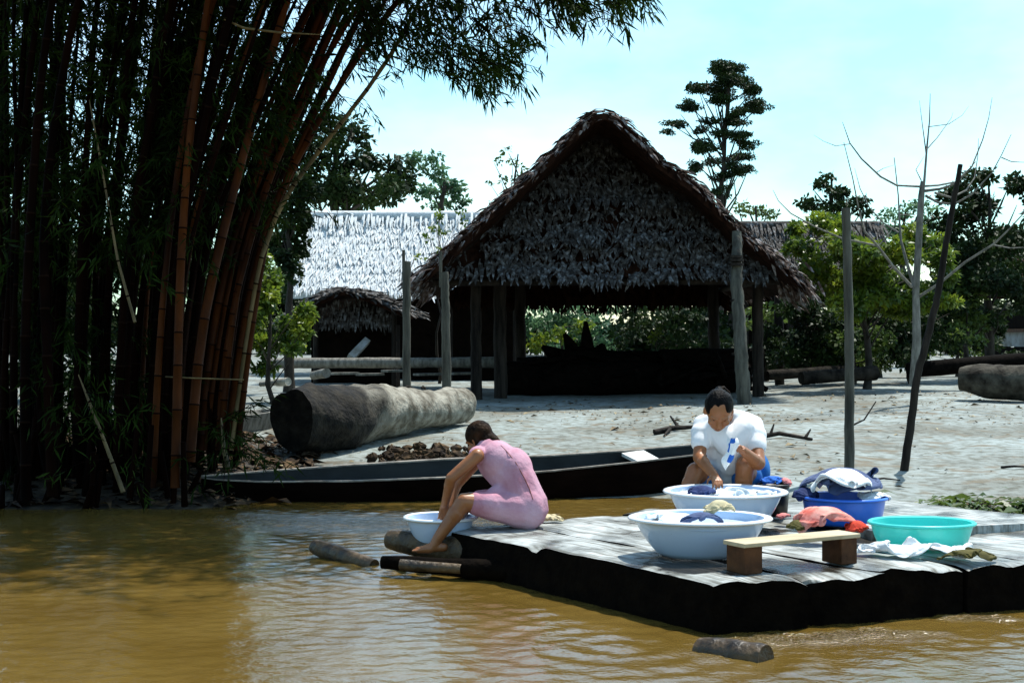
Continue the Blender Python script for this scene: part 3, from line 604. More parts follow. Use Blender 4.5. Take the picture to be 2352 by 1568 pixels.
tree('dense_tree', 'large very dark dense tree filling the right edge', 'tree', 2270, 30,
     [(2245, 410, 55, 22), (2310, 430, 45, 28), (2195, 450, 42, 34), (2265, 465, 80, 45), (2340, 470, 45, 50), (2200, 520, 65, 50), (2290, 540, 90, 60), (2195, 600, 70, 55), (2330, 610, 60, 70), (2250, 640, 90, 55), (2340, 690, 60, 50), (2150, 560, 30, 40), (2180, 660, 60, 50), (2290, 710, 70, 50), (2230, 740, 70, 40)], 'leaf_dark', .18, .10, .13, 2.8, 1.2, 8)
tree('leafy_bush', 'bright yellow-green leafy tree right of the shelter eave', 'bush', 1990, 25.5,
     [(1840, 520, 30, 24), (2150, 560, 40, 40), (1980, 540, 40, 34), (2090, 545, 36, 30), (1930, 700, 60, 30), (2060, 705, 60, 26), (1895, 520, 48, 34), (1850, 565, 45, 28), (1920, 570, 70, 40), (1870, 615, 60, 42), (1990, 590, 75, 42), (2060, 580, 60, 40), (1960, 640, 90, 42), (2060, 640, 90, 48), (2140, 620, 45, 50), (1900, 672, 70, 30), (2010, 690, 95, 32), (2120, 690, 70, 36), (1940, 500, 28, 20)], 'leaf_lime', .16, .09, .08, 4.2, .9, 9, up=1.0)
for i, (lb, u, Y, cl) in enumerate((
    ('dark shrub in the shade just right of the shelter posts', 1850, 28, [(1835, 710, 60, 40), (1870, 760, 70, 45), (1800, 780, 60, 40), (1850, 805, 80, 36), (1790, 820, 60, 30), (1900, 820, 60, 30)]),
    ('dark shrub behind the tall upright pole', 1960, 27.5, [(1950, 725, 70, 40), (1990, 775, 80, 45), (1930, 810, 60, 40), (2010, 820, 60, 30)]),
    ('dark shrub at the foot of the bare tree', 2090, 28, [(2060, 735, 80, 40), (2120, 770, 80, 45), (2060, 810, 60, 40), (2170, 720, 60, 50), (2110, 825, 60, 26)]),
    ('low dark shrub filling the gap behind the right end of the shelter', 1760, 31, [(1720, 800, 60, 36), (1780, 810, 60, 36), (1690, 830, 50, 24)]),
    ('low dark shrub behind the upright and the leaning pole', 2020, 32, [(1960, 810, 70, 36), (2040, 815, 70, 36), (2110, 805, 60, 36)]),
    ('low dark shrub on the left of the stilt house', 2200, 33, [(2160, 785, 60, 30), (2230, 770, 60, 40), (2290, 760, 40, 60), (2320, 820, 40, 20)]),
    ('dark shrub between the bare tree and the stilt house', 2220, 29, [(2200, 700, 70, 50), (2250, 740, 60, 40), (2180, 780, 60, 35)]))):
    tree('shade_shrub', lb, 'shrub', u, Y, cl, 'leaf_mid' if i in (1, 6) else 'leaf_dark', .15, .09, .09, 2.4, .8, 20 + i, group='shrubs in the shade on the right')
tree('leafy_bush', 'low bright green bush in front of the stilt house', 'bush', 2190, 37, [(2130, 815, 40, 14), (2190, 812, 45, 14), (2255, 808, 40, 16), (2300, 815, 40, 14)], 'leaf_lime', .15, .08, .05, 1.4, .6, 28)
for i, (lb, u, Y, cl, lf) in enumerate((
    ('sunlit bush seen between the two left poles and the shelter', 1090, 36, [(1060, 735, 45, 35), (1110, 755, 45, 45), (1080, 800, 40, 30), (1130, 730, 40, 30)], 'leaf_lime'),
    ('light blue-green bush seen through the middle of the shelter', 1290, 37, [(1230, 705, 40, 16), (1320, 706, 50, 16), (1400, 712, 40, 16), (1225, 740, 50, 40), (1290, 740, 60, 40), (1350, 750, 55, 45), (1270, 785, 60, 26), (1380, 790, 35, 30)], 'leaf_blue'),
    ('yellow-green bush seen through the shelter beside the stump', 1250, 34, [(1230, 780, 40, 25), (1280, 770, 35, 25), (1335, 745, 30, 25)], 'leaf_lime'),
    ('dark bush behind the right half of the shelter', 1520, 36, [(1450, 715, 40, 20), (1640, 720, 40, 20), (1450, 750, 60, 45), (1530, 760, 70, 50), (1610, 765, 70, 50), (1680, 770, 60, 50), (1560, 720, 90, 25)], 'leaf_dark'),
    ('green bush showing right of the pale bamboo post', 1750, 33, [(1735, 715, 40, 22), (1770, 725, 35, 22), (1720, 745, 35, 20)], 'leaf_mid'))):
    tree('garden_bush', lb, 'bush', u, Y, cl, lf, .2, .12, .07, 1.5, .8, 30 + i, group='bushes behind the shelter')
tree('potted_shrub', 'small yellow-leaved seedling standing inside the shelter', 'plant', 1508, 27.5, [(1505, 770, 14, 10), (1515, 760, 12, 10), (1498, 780, 10, 8)], 'leaf_lime', .13, .06, .03, 1.3, .1, 39)
tree('yellow_bush', 'sunlit yellow-green bush right behind the bamboo', 'bush', 620, 20.5,
     [(575, 760, 36, 44), (560, 640, 30, 50), (620, 640, 30, 30), (612, 600, 26, 30), (596, 650, 34, 36), (590, 715, 40, 44), (625, 690, 34, 40), (650, 740, 40, 40), (690, 715, 30, 40), (700, 760, 26, 34), (640, 790, 48, 30), (595, 800, 40, 40), (605, 845, 34, 22), (680, 800, 26, 18)], 'leaf_lime', .13, .08, .045, 3.4, .6, 41, up=.9)
tree('vine_tree', 'dark vine-hung tree between the bamboo and the pale long roof', 'tree', 665, 24,
     [(700, 440, 30, 34), (690, 500, 30, 36), (668, 480, 40, 55), (672, 560, 32, 50), (650, 600, 26, 40), (700, 420, 42, 22), (640, 540, 40, 60), (680, 620, 24, 30)], 'leaf_dark', .16, .09, .10, 3.2, .6, 42)
tree('sapling', 'slender sapling with few leaves in front of the long pale roof', 'sapling', 1008, 30.5, [(1005, 495, 22, 18), (1000, 520, 20, 16), (1020, 535, 16, 16), (985, 545, 14, 12), (1010, 575, 12, 14), (1060, 490, 14, 10), (965, 590, 14, 8), (1068, 510, 10, 12)], 'leaf_lime', .14, .09, .035, .9, .3, 43, sub=4)
for i, (lb, u, Y, cl) in enumerate((
    ('dense dark tree behind the left half of the bamboo', 120, 22, [(40, 560, 110, 90), (150, 600, 110, 90), (60, 720, 110, 90), (190, 740, 100, 90), (80, 850, 110, 70), (200, 860, 90, 60), (-60, 650, 90, 120)]),
    ('dense dark tree behind the right half of the bamboo', 400, 21, [(330, 640, 90, 90), (430, 600, 80, 80), (360, 770, 90, 80), (470, 740, 70, 90), (300, 860, 80, 60), (430, 860, 80, 50), (500, 640, 50, 60)]))):
    tree('dense_tree', lb, 'tree', u, Y, cl, 'leaf_dark', .20, .11, .2, 2.0, 1.0, 50 + i)
# the far wood, which reads as one mass
cl = [(u, 640 + 60 * math.sin(u * .013) + random.uniform(-25, 25), 90, 75) for u in range(-600, 3000, 60)] + [(u, 770, 100, 50) for u in range(-600, 3000, 60)]
V, Q = crown_leaves(cl, 85, .7, .45, 2.2, 4, 77); o = link('forest', fast_mesh('forest', V, Q), M['leaf_dark']); o['kind'] = 'stuff'

# bare tree
bt = thing('bare_tree', 'leafless pale tree with upcurved branches on the right', 'tree', (P(2105, 0, 21).x, 21, G(P(2105, 0, 21).x, 21)))
def c7(x, y): return (1653.8 + .31256 * x, 183.75 + .31256 * y)
tp = [P(2100, 885, 21), P(2106, 780, 21), P(*c7(1440, 1560), 21), P(*c7(1465, 1100), 21), P(*c7(1480, 850), 21), P(*c7(1492, 745), 21)]
m = MB(); m.tube(tp, [.075, .062, .054, .050, .048, .034], 9, wob=.06, seed=3); m.build('trunk', M['bark_pale'], bt)
br = [([(1490, 785), (1300, 775), (1180, 710), (1040, 580), (955, 465), (925, 380), (900, 310)], .030, -1), ([(955, 470), (850, 485), (760, 450), (690, 405)], .012, -1.3), ([(1500, 760), (1520, 500), (1540, 300), (1545, 100)], .032, .2),
      ([(1515, 540), (1490, 350), (1465, 150)], .018, -.4), ([(1520, 510), (1600, 420), (1700, 280), (1712, 240)], .014, .5), ([(1530, 345), (1680, 325), (1780, 260), (1830, 190)], .013, .7),
      ([(1500, 780), (1600, 775), (1730, 750), (1850, 640), (1930, 440), (1975, 280), (2000, 130)], .032, 1), ([(1510, 815), (1620, 800), (1720, 765), (1800, 690), (1880, 600)], .038, -1),
      ([(1510, 850), (1600, 900), (1720, 915), (1850, 840), (2000, 680), (2070, 550), (2140, 400)], .036, -.6), ([(2070, 570), (2140, 600), (2230, 605), (2330, 590)], .016, -.7), ([(1580, 830), (1700, 865), (1810, 810), (1870, 720), (1895, 560), (1900, 430)], .030, .9),
      ([(1430, 1530), (1370, 1330), (1330, 1180), (1320, 1050), (1310, 850), (1280, 570)], .045, .5), ([(1410, 1520), (1280, 1380), (1160, 1220), (1060, 1110), (1020, 950), (975, 720), (910, 460)], .040, -1),
      ([(1160, 1220), (1050, 1195), (900, 1165), (700, 1080), (520, 980), (430, 890), (390, 810)], .028, -1.5), ([(1310, 1120), (1200, 1050), (1100, 940), (1030, 800), (990, 650)], .024, .6), ([(1450, 1600), (1620, 1490), (1800, 1340), (2020, 1200), (2130, 1090), (2240, 970), (2330, 850)], .040, -1),
      ([(2020, 1215), (2130, 1235), (2240, 1230), (2340, 1180)], .020, -1.2), ([(1170, 1215), (1250, 1120), (1320, 1000)], .018, .2), ([(1480, 740), (1440, 660), (1500, 560)], .014, .1), ([(1320, 990), (1430, 990), (1560, 920)], .012, .6), ([(1150, 680), (1200, 650), (1280, 625)], .010, -.9)]
for pts, r0, sl in br:
    k = len(pts); Pq = [P(*c7(*p), 21 + sl * i / (k - 1) + (.0 if i else 0)) for i, p in enumerate(pts)]
    m = MB(); m.tube(Pq, [r0 * .62 * (1 - .8 * i / (k - 1)) for i in range(k)], 6, wob=.1, seed=k); m.build('branch', M['bark_pale'], bt)

# ------------------------------------------------------------------ free-standing poles
def pole(label, pts, rads, mat, extra=None, seed=0):
    m = post_mesh(pts, rads, seed=seed); 
    if extra: extra(m)
    return settle(tag(m.build('pole', mat), label, 'pole'))
b = P(1951, 1085, 12.9); pole('tall upright bare pole on the beach behind the blue tub', [(b.x, 12.9, G(b.x, 12.9) - .3), P(1951, 800, 12.9), P(1943, 478, 12.9)], [.046, .042, .040], M['post'], seed=1)
b = P(2074, 1066, 13.4); pole('leaning dark pole on the beach, right of the upright one', [(b.x - .03, 13.4, G(b.x, 13.4) - .3), P(2108, 860, 13.4), P(2150, 700, 13.4), P(2180, 520, 13.4), P(2206, 378, 13.4)], [.040, .036, .032, .028, .022], M['post_dark'], seed=2)
def stub(u, v0, v1, Y): return lambda m: m.tube([P(u, v0, Y), P(u, v1, Y)], .025, 6)
b = P(934, 880, 20.5); pole('left one of the two poles in front of the long house', [(b.x, 20.5, G(b.x, 20.5) - .2), P(934, 740, 20.5), P(934, 600, 20.5)], [.062, .058, .062], M['post'], stub(927, 640, 574, 20.5), seed=3)
b = P(1027, 890, 20.2); pole('right one of the two poles, against the shelter eave', [(b.x, 20.2, G(b.x, 20.2) - .2), P(1024, 740, 20.2), P(1021, 625, 20.2)], [.075, .062, .058], M['post'], stub(1012, 660, 578, 20.2), seed=4)

# ------------------------------------------------------------------ logs and timber lying about
a, b = P(672, 966, 14.9), P(1062, 930, 18.4)
big = thing('fallen_trunk', 'huge grey fallen trunk with a dark broad end lying on the beach', 'log', (-1.4, 16.5, G(-1.4, 16.5)))
lm = log_mesh(a, b, .40, .215, n=28, nr=46, seed=5, cut0=(-.5, -.86, -.08), amp=.12, rnd=7); 
o = lm.build('stem', M['log_two'], big, auto=45); o.data.attributes.new('butt', 'FLOAT', 'POINT').data.foreach_set('value', np.array([1 - (i // 28) / 46. if i < 47 * 28 else float(i < 47 * 28 + 57) for i in range(len(lm.V))], np.float32))
for (t, an, ln) in ((.30, 1.9, .26), (.42, 1.4, .12), (.66, 1.75, .34), (.72, 1.5, .2), (.5, 2.3, .12), (.78, 1.9, .16), (.58, 2.4, .1)):   # dark splits in the bark
    d = (b - a).normalized(); x = d.cross(Vector((0, 0, 1))).normalized(); y = x.cross(d); rr = .385 * (1 - t) + .215 * t
    c = a.lerp(b, t); q = [c + d * s * ln + (x * math.cos(an + .35 * s) + y * math.sin(an + .35 * s)) * (rr * 1.015) for s in (-.5, -.2, .15, .5)]
    m = MB(); m.tube(q, [.004, .022, .018, .004], 6, wob=.3, seed=int(t * 100)); m.build('bark_split', M['log_dark'], big)
log('thick grey log lying at the right edge of the beach', P(2205, 872, 22), P(2480, 885, 21.2), .21, .27, M['log_brown'], seed=8, n=20, amp=.14, rnd=5)
log('dark log lying across behind the right edge log', P(2085, 850, 25), P(2420, 826, 25), .14, .18, M['dark_wood'], seed=9)
log('dark log lying in front of the shade shrubs', P(1840, 868, 24), P(2010, 856, 24.5), .11, .13, M['log_dark'], seed=10)
log('low grey log in front of the dark shrubs, right of the bamboo post', P(1760, 862, 26), P(1940, 850, 27), .09, .10, M['log_dark'], seed=12)
log('long horizontal log rail in front of the small hut', P(620, 834, 27), P(1145, 832, 26.2), .10, .10, M['bark_pale'], seed=11, nr=30)
for i, u in enumerate((640, 790, 925, 1060)):
    q = P(u, 860, 26.7); log(['stump holding up the left end of the log rail', 'second stump under the log rail', 'third stump under the log rail', 'stump holding up the right end of the log rail'][i],
        (q.x, 26.7, G(q.x, 26.7) - .1), (q.x, 26.7, P(u, 842, 26.7).z), .10, .09, M['post_dark'], cat='stump', group='stumps under the log rail', seed=30 + i, nr=5)
log('pale cut log end by the log rail', P(720, 862, 24.5), P(750, 856, 24.0), .075, .08, M['bark_pale'], seed=13, nr=6)
log('small pale log behind the fallen trunk', P(598, 882, 22.8), P(640, 878, 22.6), .04, .045, M['bark_pale'], seed=14, nr=6)
log('small round-ended log behind the fallen trunk', P(636, 878, 22.3), P(662, 876, 22.1), .06, .06, M['log_gray'], seed=15, nr=6)
for i, (u, v, w) in enumerate(((790, 858, 30), (850, 860, 26), (905, 852, 22), (985, 860, 30), (1060, 858, 26))):
    a_, b_ = P(u - w, v + 2, 25.2), P(u + w, v - 3, 25.5); m = MB(); d_ = (b_ - a_)
    m.box((a_ + b_) / 2, d_.length / 2, .10, .02, Matrix.Rotation(math.atan2(d_.y, d_.x), 3, 'Z'))
    settle(tag(m.build('plank', M['bark_pale'], smooth=False), ['plank nearest the pale cut log in front of the rail', 'plank lying under the middle of the rail', 'plank just left of the left pole', 'plank between the two poles', 'plank beside the shelter corner'][i], 'plank', 'planks on the ground by the log rail'))
# sunlit old canoe behind the bamboo
m = MB(); a_, b_ = P(440, 962, 15.5), P(640, 938, 17.2); d_ = (b_ - a_).normalized(); s_ = Vector((-d_.y, d_.x, 0)); rows = []
for i in range(9):
    t = i / 8; w = .30 * math.sin(math.pi * min(1, .12 + t * .88)) ** .6; c = a_.lerp(b_, t); rows.append([c - s_ * w, c - s_ * (w - .05), c - s_ * w * .4 - Vector((0, 0, .2)), c + s_ * w * .4 - Vector((0, 0, .2)), c + s_ * (w - .05), c + s_ * w, c + s_ * w * .7 - Vector((0, 0, .28)), c - s_ * w * .7 - Vector((0, 0, .28))])
m.grid(rows, closed=True); settle(tag(m.build('old_canoe', M['bark_pale'], smooth=False), 'weathered pale canoe lying on the bank behind the bamboo', 'canoe'))
def stick(label, pts, r0, mat='post_dark', twigs=()):
    m = MB(); m.tube(pts, [r0 * (1 - .5 * i / (len(pts) - 1)) for i in range(len(pts))], 6, wob=.2, seed=4)
    for tw in twigs: m.tube(tw, [r0 * .6, r0 * .25], 5)
    return settle(tag(m.build('branch', M[mat]), label, 'branch'))
def PG(u, Y, h=0): q = P(u, 800, Y); return Vector((q.x, Y, G(q.x, Y) + h))
stick('dead branch on the sand left of the woman in white', [PG(1503, 17.0, .03), PG(1545, 17.1, .04), PG(1600, 17.0, .05)], .045, twigs=([PG(1560, 17.1, .04), PG(1540, 17.4, .16)], [PG(1540, 17.1, .04), PG(1525, 16.6, .02)]))
stick('dead branch on the sand right of the woman in white', [PG(1740, 15.8, .03), PG(1790, 15.9, .05), PG(1865, 15.6, .02)], .035, twigs=([PG(1770, 15.85, .05), PG(1778, 15.9, .16)], [PG(1850, 15.65, .03), PG(1862, 15.7, .12)]))
stick('thin twig lying on the sand beside the upright pole', [PG(1975, 12.6, .01), PG(2030, 12.7, .02), PG(2068, 12.7, .01)], .012)
stick('curved twig sticking out low from behind the upright pole', [PG(1955, 17.5, .0), PG(1985, 17.6, .06), PG(2012, 17.7, .28)], .014)
stick('small twig on the sand at the right', [PG(2300, 13.5, .01), PG(2330, 13.4, .03), PG(2360, 13.5, .01)], .016)

# ------------------------------------------------------------------ canoe
cn = thing('dugout_canoe', 'long dark dugout canoe moored at the water edge behind the women', 'canoe', (-.3, 12.9, 0))
near_px = [(462, 1098, 12.55), (500, 1103, 12.5), (600, 1108, 12.45), (800, 1107, 12.42), (1040, 1098, 12.5), (1250, 1085, 12.65), (1450, 1064, 12.85), (1585, 1048, 13.05), (1680, 1036, 13.2), (1722, 1030, 13.35)]
far_px = [(462, 1094, 12.6), (500, 1091, 12.72), (600, 1083, 12.95), (800, 1068, 13.1), (1040, 1053, 13.22), (1250, 1047, 13.35), (1450, 1034, 13.5), (1585, 1022, 13.62), (1680, 1018, 13.6), (1722, 1024, 13.4)]
def resample(px, n):
    a = np.array([P(*q) for q in px]); t = np.linspace(0, len(a) - 1, n); return np.stack([np.interp(t, np.arange(len(a)), a[:, k]) for k in range(3)], 1)
NN_, FF = resample(near_px, 40), resample(far_px, 40); outer = []; inner = []; rim = []
for i in range(40):
    n_, f_ = NN_[i], FF[i]; mid = (n_ + f_) / 2; half = (f_ - n_) / 2; w = min(1, i / 9.) ** .6 * min(1, (39 - i) / 4.) ** .6; zb_ = -.12 * w + (1 - w) * (mid[2] - .05)
    row = []
    for k in range(9):
        an = math.pi * k / 8; c = math.cos(an); s = math.sin(an) ** .55
        q = mid - half * c * (1 + .10 * math.sin(an)); q = q.copy(); lipz = n_[2] * (1 + c) / 2 + f_[2] * (1 - c) / 2; q[2] = lipz * (1 - s) + zb_ * s; row.append(q)
    outer.append(row); rin = []
    for k in range(9):
        an = math.pi * k / 8; c = math.cos(an) * .90; s = math.sin(an) ** .5; q = mid - half * c; lipz = n_[2] * (1 + c) / 2 + f_[2] * (1 - c) / 2
        q = q.copy(); q[2] = (lipz - .002) * (1 - s) + (zb_ * .3 + .7 * (lipz - .26 * w)) * s; rin.append(q)
    inner.append(rin)
m = MB(); m.grid(outer); m.build('hull', M['canoe'], cn)
m = MB(); m.grid([r_[::-1] for r_ in inner]); m.build('interior', M['canoe_in'], cn)
for sd in (0, 8):
    m = MB(); m.grid([[o_[sd], o_[sd] + np.array([0, 0, .012]), i_[sd] + np.array([0, 0, .012]), i_[sd]] for o_, i_ in zip(outer, inner)]); m.build('gunwale', M['gunwale'], cn, smooth=False)
a_ = [P(1428, 1040, 13.42), P(1478, 1033, 13.50), P(1516, 1054, 12.98), P(1470, 1061, 12.93)]
m = MB(); lo = [q - Vector((0, 0, .03)) for q in a_]; m.add(a_ + lo, [(0, 1, 2, 3)[::-1], (4, 5, 6, 7), (0, 1, 5, 4), (1, 2, 6, 5), (2, 3, 7, 6), (3, 0, 4, 7)]); m.build('seat_board', M['board_white'], cn, smooth=False)

# ------------------------------------------------------------------ washing raft
raft = thing('washing_raft', 'floating raft of broad hewn timbers where the women wash', 'raft', (float(RC[0]), float(RC[1]), 0))
pn = np.array([.823, .568])                               # across the beams
def RP(t, s): return RC + RB * t + RA * s
tw = [0, .52, .98, 1.50, 1.98, 2.46, 3.0, 3.6]; LEN = [2.62, 2.72, 2.80, 2.86, 2.9, 2.95, 2.9]
def rtop(x, y, seed): return RZ + float(fnoise([x, y, seed], 2.2)[0]) * .006 + float(fnoise([x, y, seed], 11)[0]) * .0035
for bI in range(7):
    t0, t1, L = tw[bI] + .012, tw[bI + 1] - .016, LEN[bI]; ns, ncr = 60, 12; rows = []; mi = []
    rr = random.Random(bI)
    for i in range(ns + 1):
        s = L * i / ns; row = []
        for k in range(ncr + 1):
            f = k / ncr; t = t0 + (t1 - t0) * f; x, y = RP(t, s); e = min(f, 1 - f)
            z = rtop(x, y, bI * 5) - .012 * math.exp(-e * 22) + (.012 if bI in (4, 5, 6) else 0) * f
            ed = min(s, L - s); z -= .022 * math.exp(-ed * 18) * (1 + .5 * float(fnoise([x * 3, y * 3, 1], 2)[0])) - .010 * float(fnoise([x, y, 2], 14)[0]) * math.exp(-ed * 9)
            if bI == 0: z += -.032 * math.exp(-((s - 1.5) / .05) ** 2) * (f < .2) + .010 * math.exp(-((s - 1.35) / .10) ** 2) * (f < .25)
            j = .035 * float(fnoise([x * 2, y * 2, bI], 2.2)[0]) if i in (0,) else 0
            dx = np.array([x, y]) - RA * j
            row.append((dx[0], dx[1], z))
        b0 = row[0]; b1 = row[-1]; wv = .006 * float(fnoise([b0[0], b0[1], 3], 9)[0])
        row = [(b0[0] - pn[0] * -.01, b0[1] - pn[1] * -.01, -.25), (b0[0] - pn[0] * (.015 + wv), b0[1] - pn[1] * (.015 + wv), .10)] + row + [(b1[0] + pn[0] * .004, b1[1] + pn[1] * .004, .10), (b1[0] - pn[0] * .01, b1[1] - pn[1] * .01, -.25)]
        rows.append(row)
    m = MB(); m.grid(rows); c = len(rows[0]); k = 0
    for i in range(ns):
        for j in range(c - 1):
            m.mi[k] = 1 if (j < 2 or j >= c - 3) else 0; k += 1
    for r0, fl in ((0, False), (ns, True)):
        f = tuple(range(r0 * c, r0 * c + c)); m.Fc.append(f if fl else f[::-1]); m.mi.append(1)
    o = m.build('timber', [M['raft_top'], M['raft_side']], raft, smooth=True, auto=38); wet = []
    for v in m.V:
        d0 = math.hypot(v[0] - 1.0, (v[1] - 7.45) * 1.3); d1 = math.hypot(v[0] - 1.35, (v[1] - 7.35) * 1.6); d2 = math.hypot(v[0] - 1.9, (v[1] - 8.6))
        wet.append(min(1, max(math.exp(-(d0 / .52) ** 4), math.exp(-(d1 / .42) ** 4), .8 * math.exp(-(d2 / .6) ** 4))))
    o.data.attributes.new('wet', 'FLOAT', 'POINT').data.foreach_set('value', np.array(wet, np.float32))
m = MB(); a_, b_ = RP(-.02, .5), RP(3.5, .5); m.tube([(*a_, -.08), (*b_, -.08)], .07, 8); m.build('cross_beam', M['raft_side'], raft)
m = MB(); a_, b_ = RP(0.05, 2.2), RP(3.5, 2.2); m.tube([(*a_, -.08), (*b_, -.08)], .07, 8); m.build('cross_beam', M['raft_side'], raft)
# stub ends in the water round the raft
log('stub of a brown log poking out of the water left of the raft', P(722, 1254, 9.35), P(860, 1300, 8.95), .062, .045, M['wet_log'], seed=21, nr=14, amp=.12, rnd=4)
log('brown log end under the small white basin', P(895, 1238, 9.1), P(1080, 1268, 8.75), .07, .075, M['wet_log'], seed=22, nr=14, amp=.12, rnd=4)
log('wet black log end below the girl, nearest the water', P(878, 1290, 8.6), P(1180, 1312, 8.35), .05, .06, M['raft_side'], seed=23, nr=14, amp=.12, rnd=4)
log('short wet log beside the black log end, shining in the sun', P(920, 1296, 8.5), P(1060, 1306, 8.4), .035, .03, M['wet_log'], seed=24, nr=8)
log('rough sunken log end in the water at the raft corner', P(1608, 1494, 6.55), P(1760, 1512, 6.30), .085, .055, M['wet_log'], seed=25, nr=16, amp=.26, rnd=9)
# beam on the shore side and dark lump under the white cloth
m = MB(); a_, b_ = Vector((2.06, 8.46, .258)), Vector((3.7, 8.98, .265)); d_ = b_ - a_; m.box((a_ + b_) / 2, d_.length / 2, .14, .042, Matrix.Rotation(math.atan2(d_.y, d_.x), 3, 'Z'))
settle(tag(m.build('timber_beam', M['raft_top'], smooth=False), 'squared beam lying across the raft behind the turquoise tub', 'beam'))


# ------------------------------------------------------------------ basins
def basin(name, label, c, r_top, r_bot, h, mat, lip=.035, group=None, rimmat=None, sx=1, sy=1, rot=0):
    t = thing(name, label, 'basin', c, group); k = 8; po = []
    for i in range(k + 1):
        f = i / k; po.append((r_bot + (r_top - lip - r_bot) * (math.sin(f * math.pi / 2) ** .75 * .55 + f * .45), h * f))
    wall = [(0.001, 0), (r_bot * .9, 0)] + po; inn = [(max(.001, r - .008), z + .010) for r, z in wall[::-1]]
    m = MB(); m.grid(lathe(wall, c, 56, sx, sy, rot), closed=True); m.grid(lathe(inn, c, 56, sx, sy, rot), closed=True); m.build('body', mat, t)
    e = po[-1][0]; m = MB(); m.grid(lathe([(e - .008, h + .008), (e + lip * .5, h + .016), (e + lip, h + .012), (e + lip + .005, h + .004), (e + lip, h - .003), (e + lip * .5, h + .004), (e - .001, h - .006)], c, 56, sx, sy, rot), closed=True)
    m.build('rim', rimmat or mat, t); return t
def tubwater(label, c, r, mat='water_tub'):
    m = MB(); rows = lathe([(.001, 0), (r * .5, .0), (r, .0)], c, 40); m.grid(rows, closed=True); settle(tag(m.build('soapy_water', M[mat]), label, 'water'))
def crumple(rx, ry, h, seed, n=40, excess=1.35, core=.92, hang=0, steps=80):
    """a sheet bigger than its footprint is pushed together over a low mound and left to settle: real buckles and folds"""
    r = np.random.default_rng(seed); lin = np.linspace(-1, 1, n); v, u = np.meshgrid(lin, lin, indexing='ij')
    ph = r.uniform(0, 6.28, 6); k = r.uniform(.8, 1.2, 6)
    p = np.stack([u * rx * .96 + .02 * rx * np.sin(5 * v + ph[4]), v * ry * .96 + .02 * ry * np.sin(5 * u + ph[5]), h * (1.05 - .5 * (u * u + v * v)) + h * .25 * (np.sin(6 * k[0] * u + 3 * v + ph[0]) + np.sin(7 * k[1] * v - 4 * u + ph[1]) + .6 * np.sin(13 * k[2] * u - 9 * v + ph[2]))], -1) + r.normal(0, .03 * h, (n, n, 3))
    q = p.copy(); dx, dy = 2 * rx * excess / (n - 1), 2 * ry * excess / (n - 1); dd = math.hypot(dx, dy)
    def fix(A, B, L, w=.5):
        d = B - A; l = np.sqrt((d * d).sum(-1, keepdims=True)) + 1e-9; c = d * ((l - L) / l) * w; A += c; B -= c
    e0 = 1 + .10 * np.sin(2 * np.arange(360) * np.pi / 180 + ph[0]) + .08 * np.sin(3 * np.arange(360) * np.pi / 180 + ph[1])
    for st in range(steps):
        vel = (p - q) * np.array([.72, .72, .93]); q = p.copy(); p = p + vel; p[..., 2] -= .0008 * min(1, h / .10)
        for it in range(5):
            for o in (0, 1):
                m1 = (n - o) // 2 * 2
                fix(p[:, o:o + m1 - 1:2], p[:, o + 1:o + m1:2], dx); fix(p[o:o + m1 - 1:2], p[o + 1:o + m1:2], dy)
            fix(p[:-1, :-1], p[1:, 1:], dd, .12); fix(p[:-1, 1:], p[1:, :-1], dd, .12); fix(p[:, :-3], p[:, 3:], 3 * dx, .05); fix(p[:-3], p[3:], 3 * dy, .05)
            rho = np.sqrt((p[..., 0] / rx) ** 2 + (p[..., 1] / ry) ** 2); an = (np.degrees(np.arctan2(p[..., 1] / ry, p[..., 0] / rx)).astype(int)) % 360
            lim = e0[an]; k_ = np.where(rho > lim, lim / np.maximum(rho, 1e-6), 1.0); k_ = 1 + (k_ - 1) * .5; p[..., 0] *= k_; p[..., 1] *= k_
            g = np.where(rho < .97, np.maximum(0, core * h * (1 - (rho / 1.02) ** 2.8)), -hang) + .002
            p[..., 2] = np.maximum(p[..., 2], g)
    return p
def heap(name, label, cat, c, rx, ry, h, mat, seed, rot=0, folds=7, hang=0, group=None, pw=.6, excess=1.35):
    p = crumple(rx, ry, h, seed, hang=hang, excess=excess); n = len(p); x, y = p[..., 0].copy(), p[..., 1].copy()
    p[..., 0] = x * math.cos(rot) - y * math.sin(rot) + c[0]; p[..., 1] = x * math.sin(rot) + y * math.cos(rot) + c[1]; p[..., 2] += c[2]
    o = link(name, fast_mesh(name, p, gridq(n, n)), M[mat], smooth=True)
    md = o.modifiers.new('cloth', 'SUBSURF'); md.levels = 1; md.render_levels = 1; sd = o.modifiers.new('thick', 'SOLIDIFY'); sd.thickness = .003
    return settle(tag(o, label, cat, group))
c2 = P(1608, 0, 7.66); c2 = (c2.x, 7.66, RZ + .012); basin('wash_basin', 'large white enamel basin in front, beside the bench', c2, .385, .21, .195, M['enamel'], group='white enamel wash basins', rimmat=M['enamel_rim'], sy=.82)
c1 = P(1666, 0, 8.78); c1 = (c1.x, 8.78, RZ + .005); basin('wash_basin', 'large white enamel basin at the knees of the woman in white', c1, .38, .20, .225, M['enamel'], group='white enamel wash basins', rimmat=M['enamel_rim'])
c0 = P(1012, 0, 8.98); c0 = (c0.x, 8.98, .13); basin('wash_basin', 'small white basin held low by the girl in pink', c0, .235, .135, .165, M['enamel'], lip=.02, group='white enamel wash basins', rimmat=M['enamel_rim'])
cb = P(1938, 0, 9.0); cb = (cb.x, 9.0, RZ + .015); tb = basin('plastic_tub', 'bright blue plastic tub heaped with wet washing', cb, .272, .225, .155, M['plastic_blue'], lip=.015)
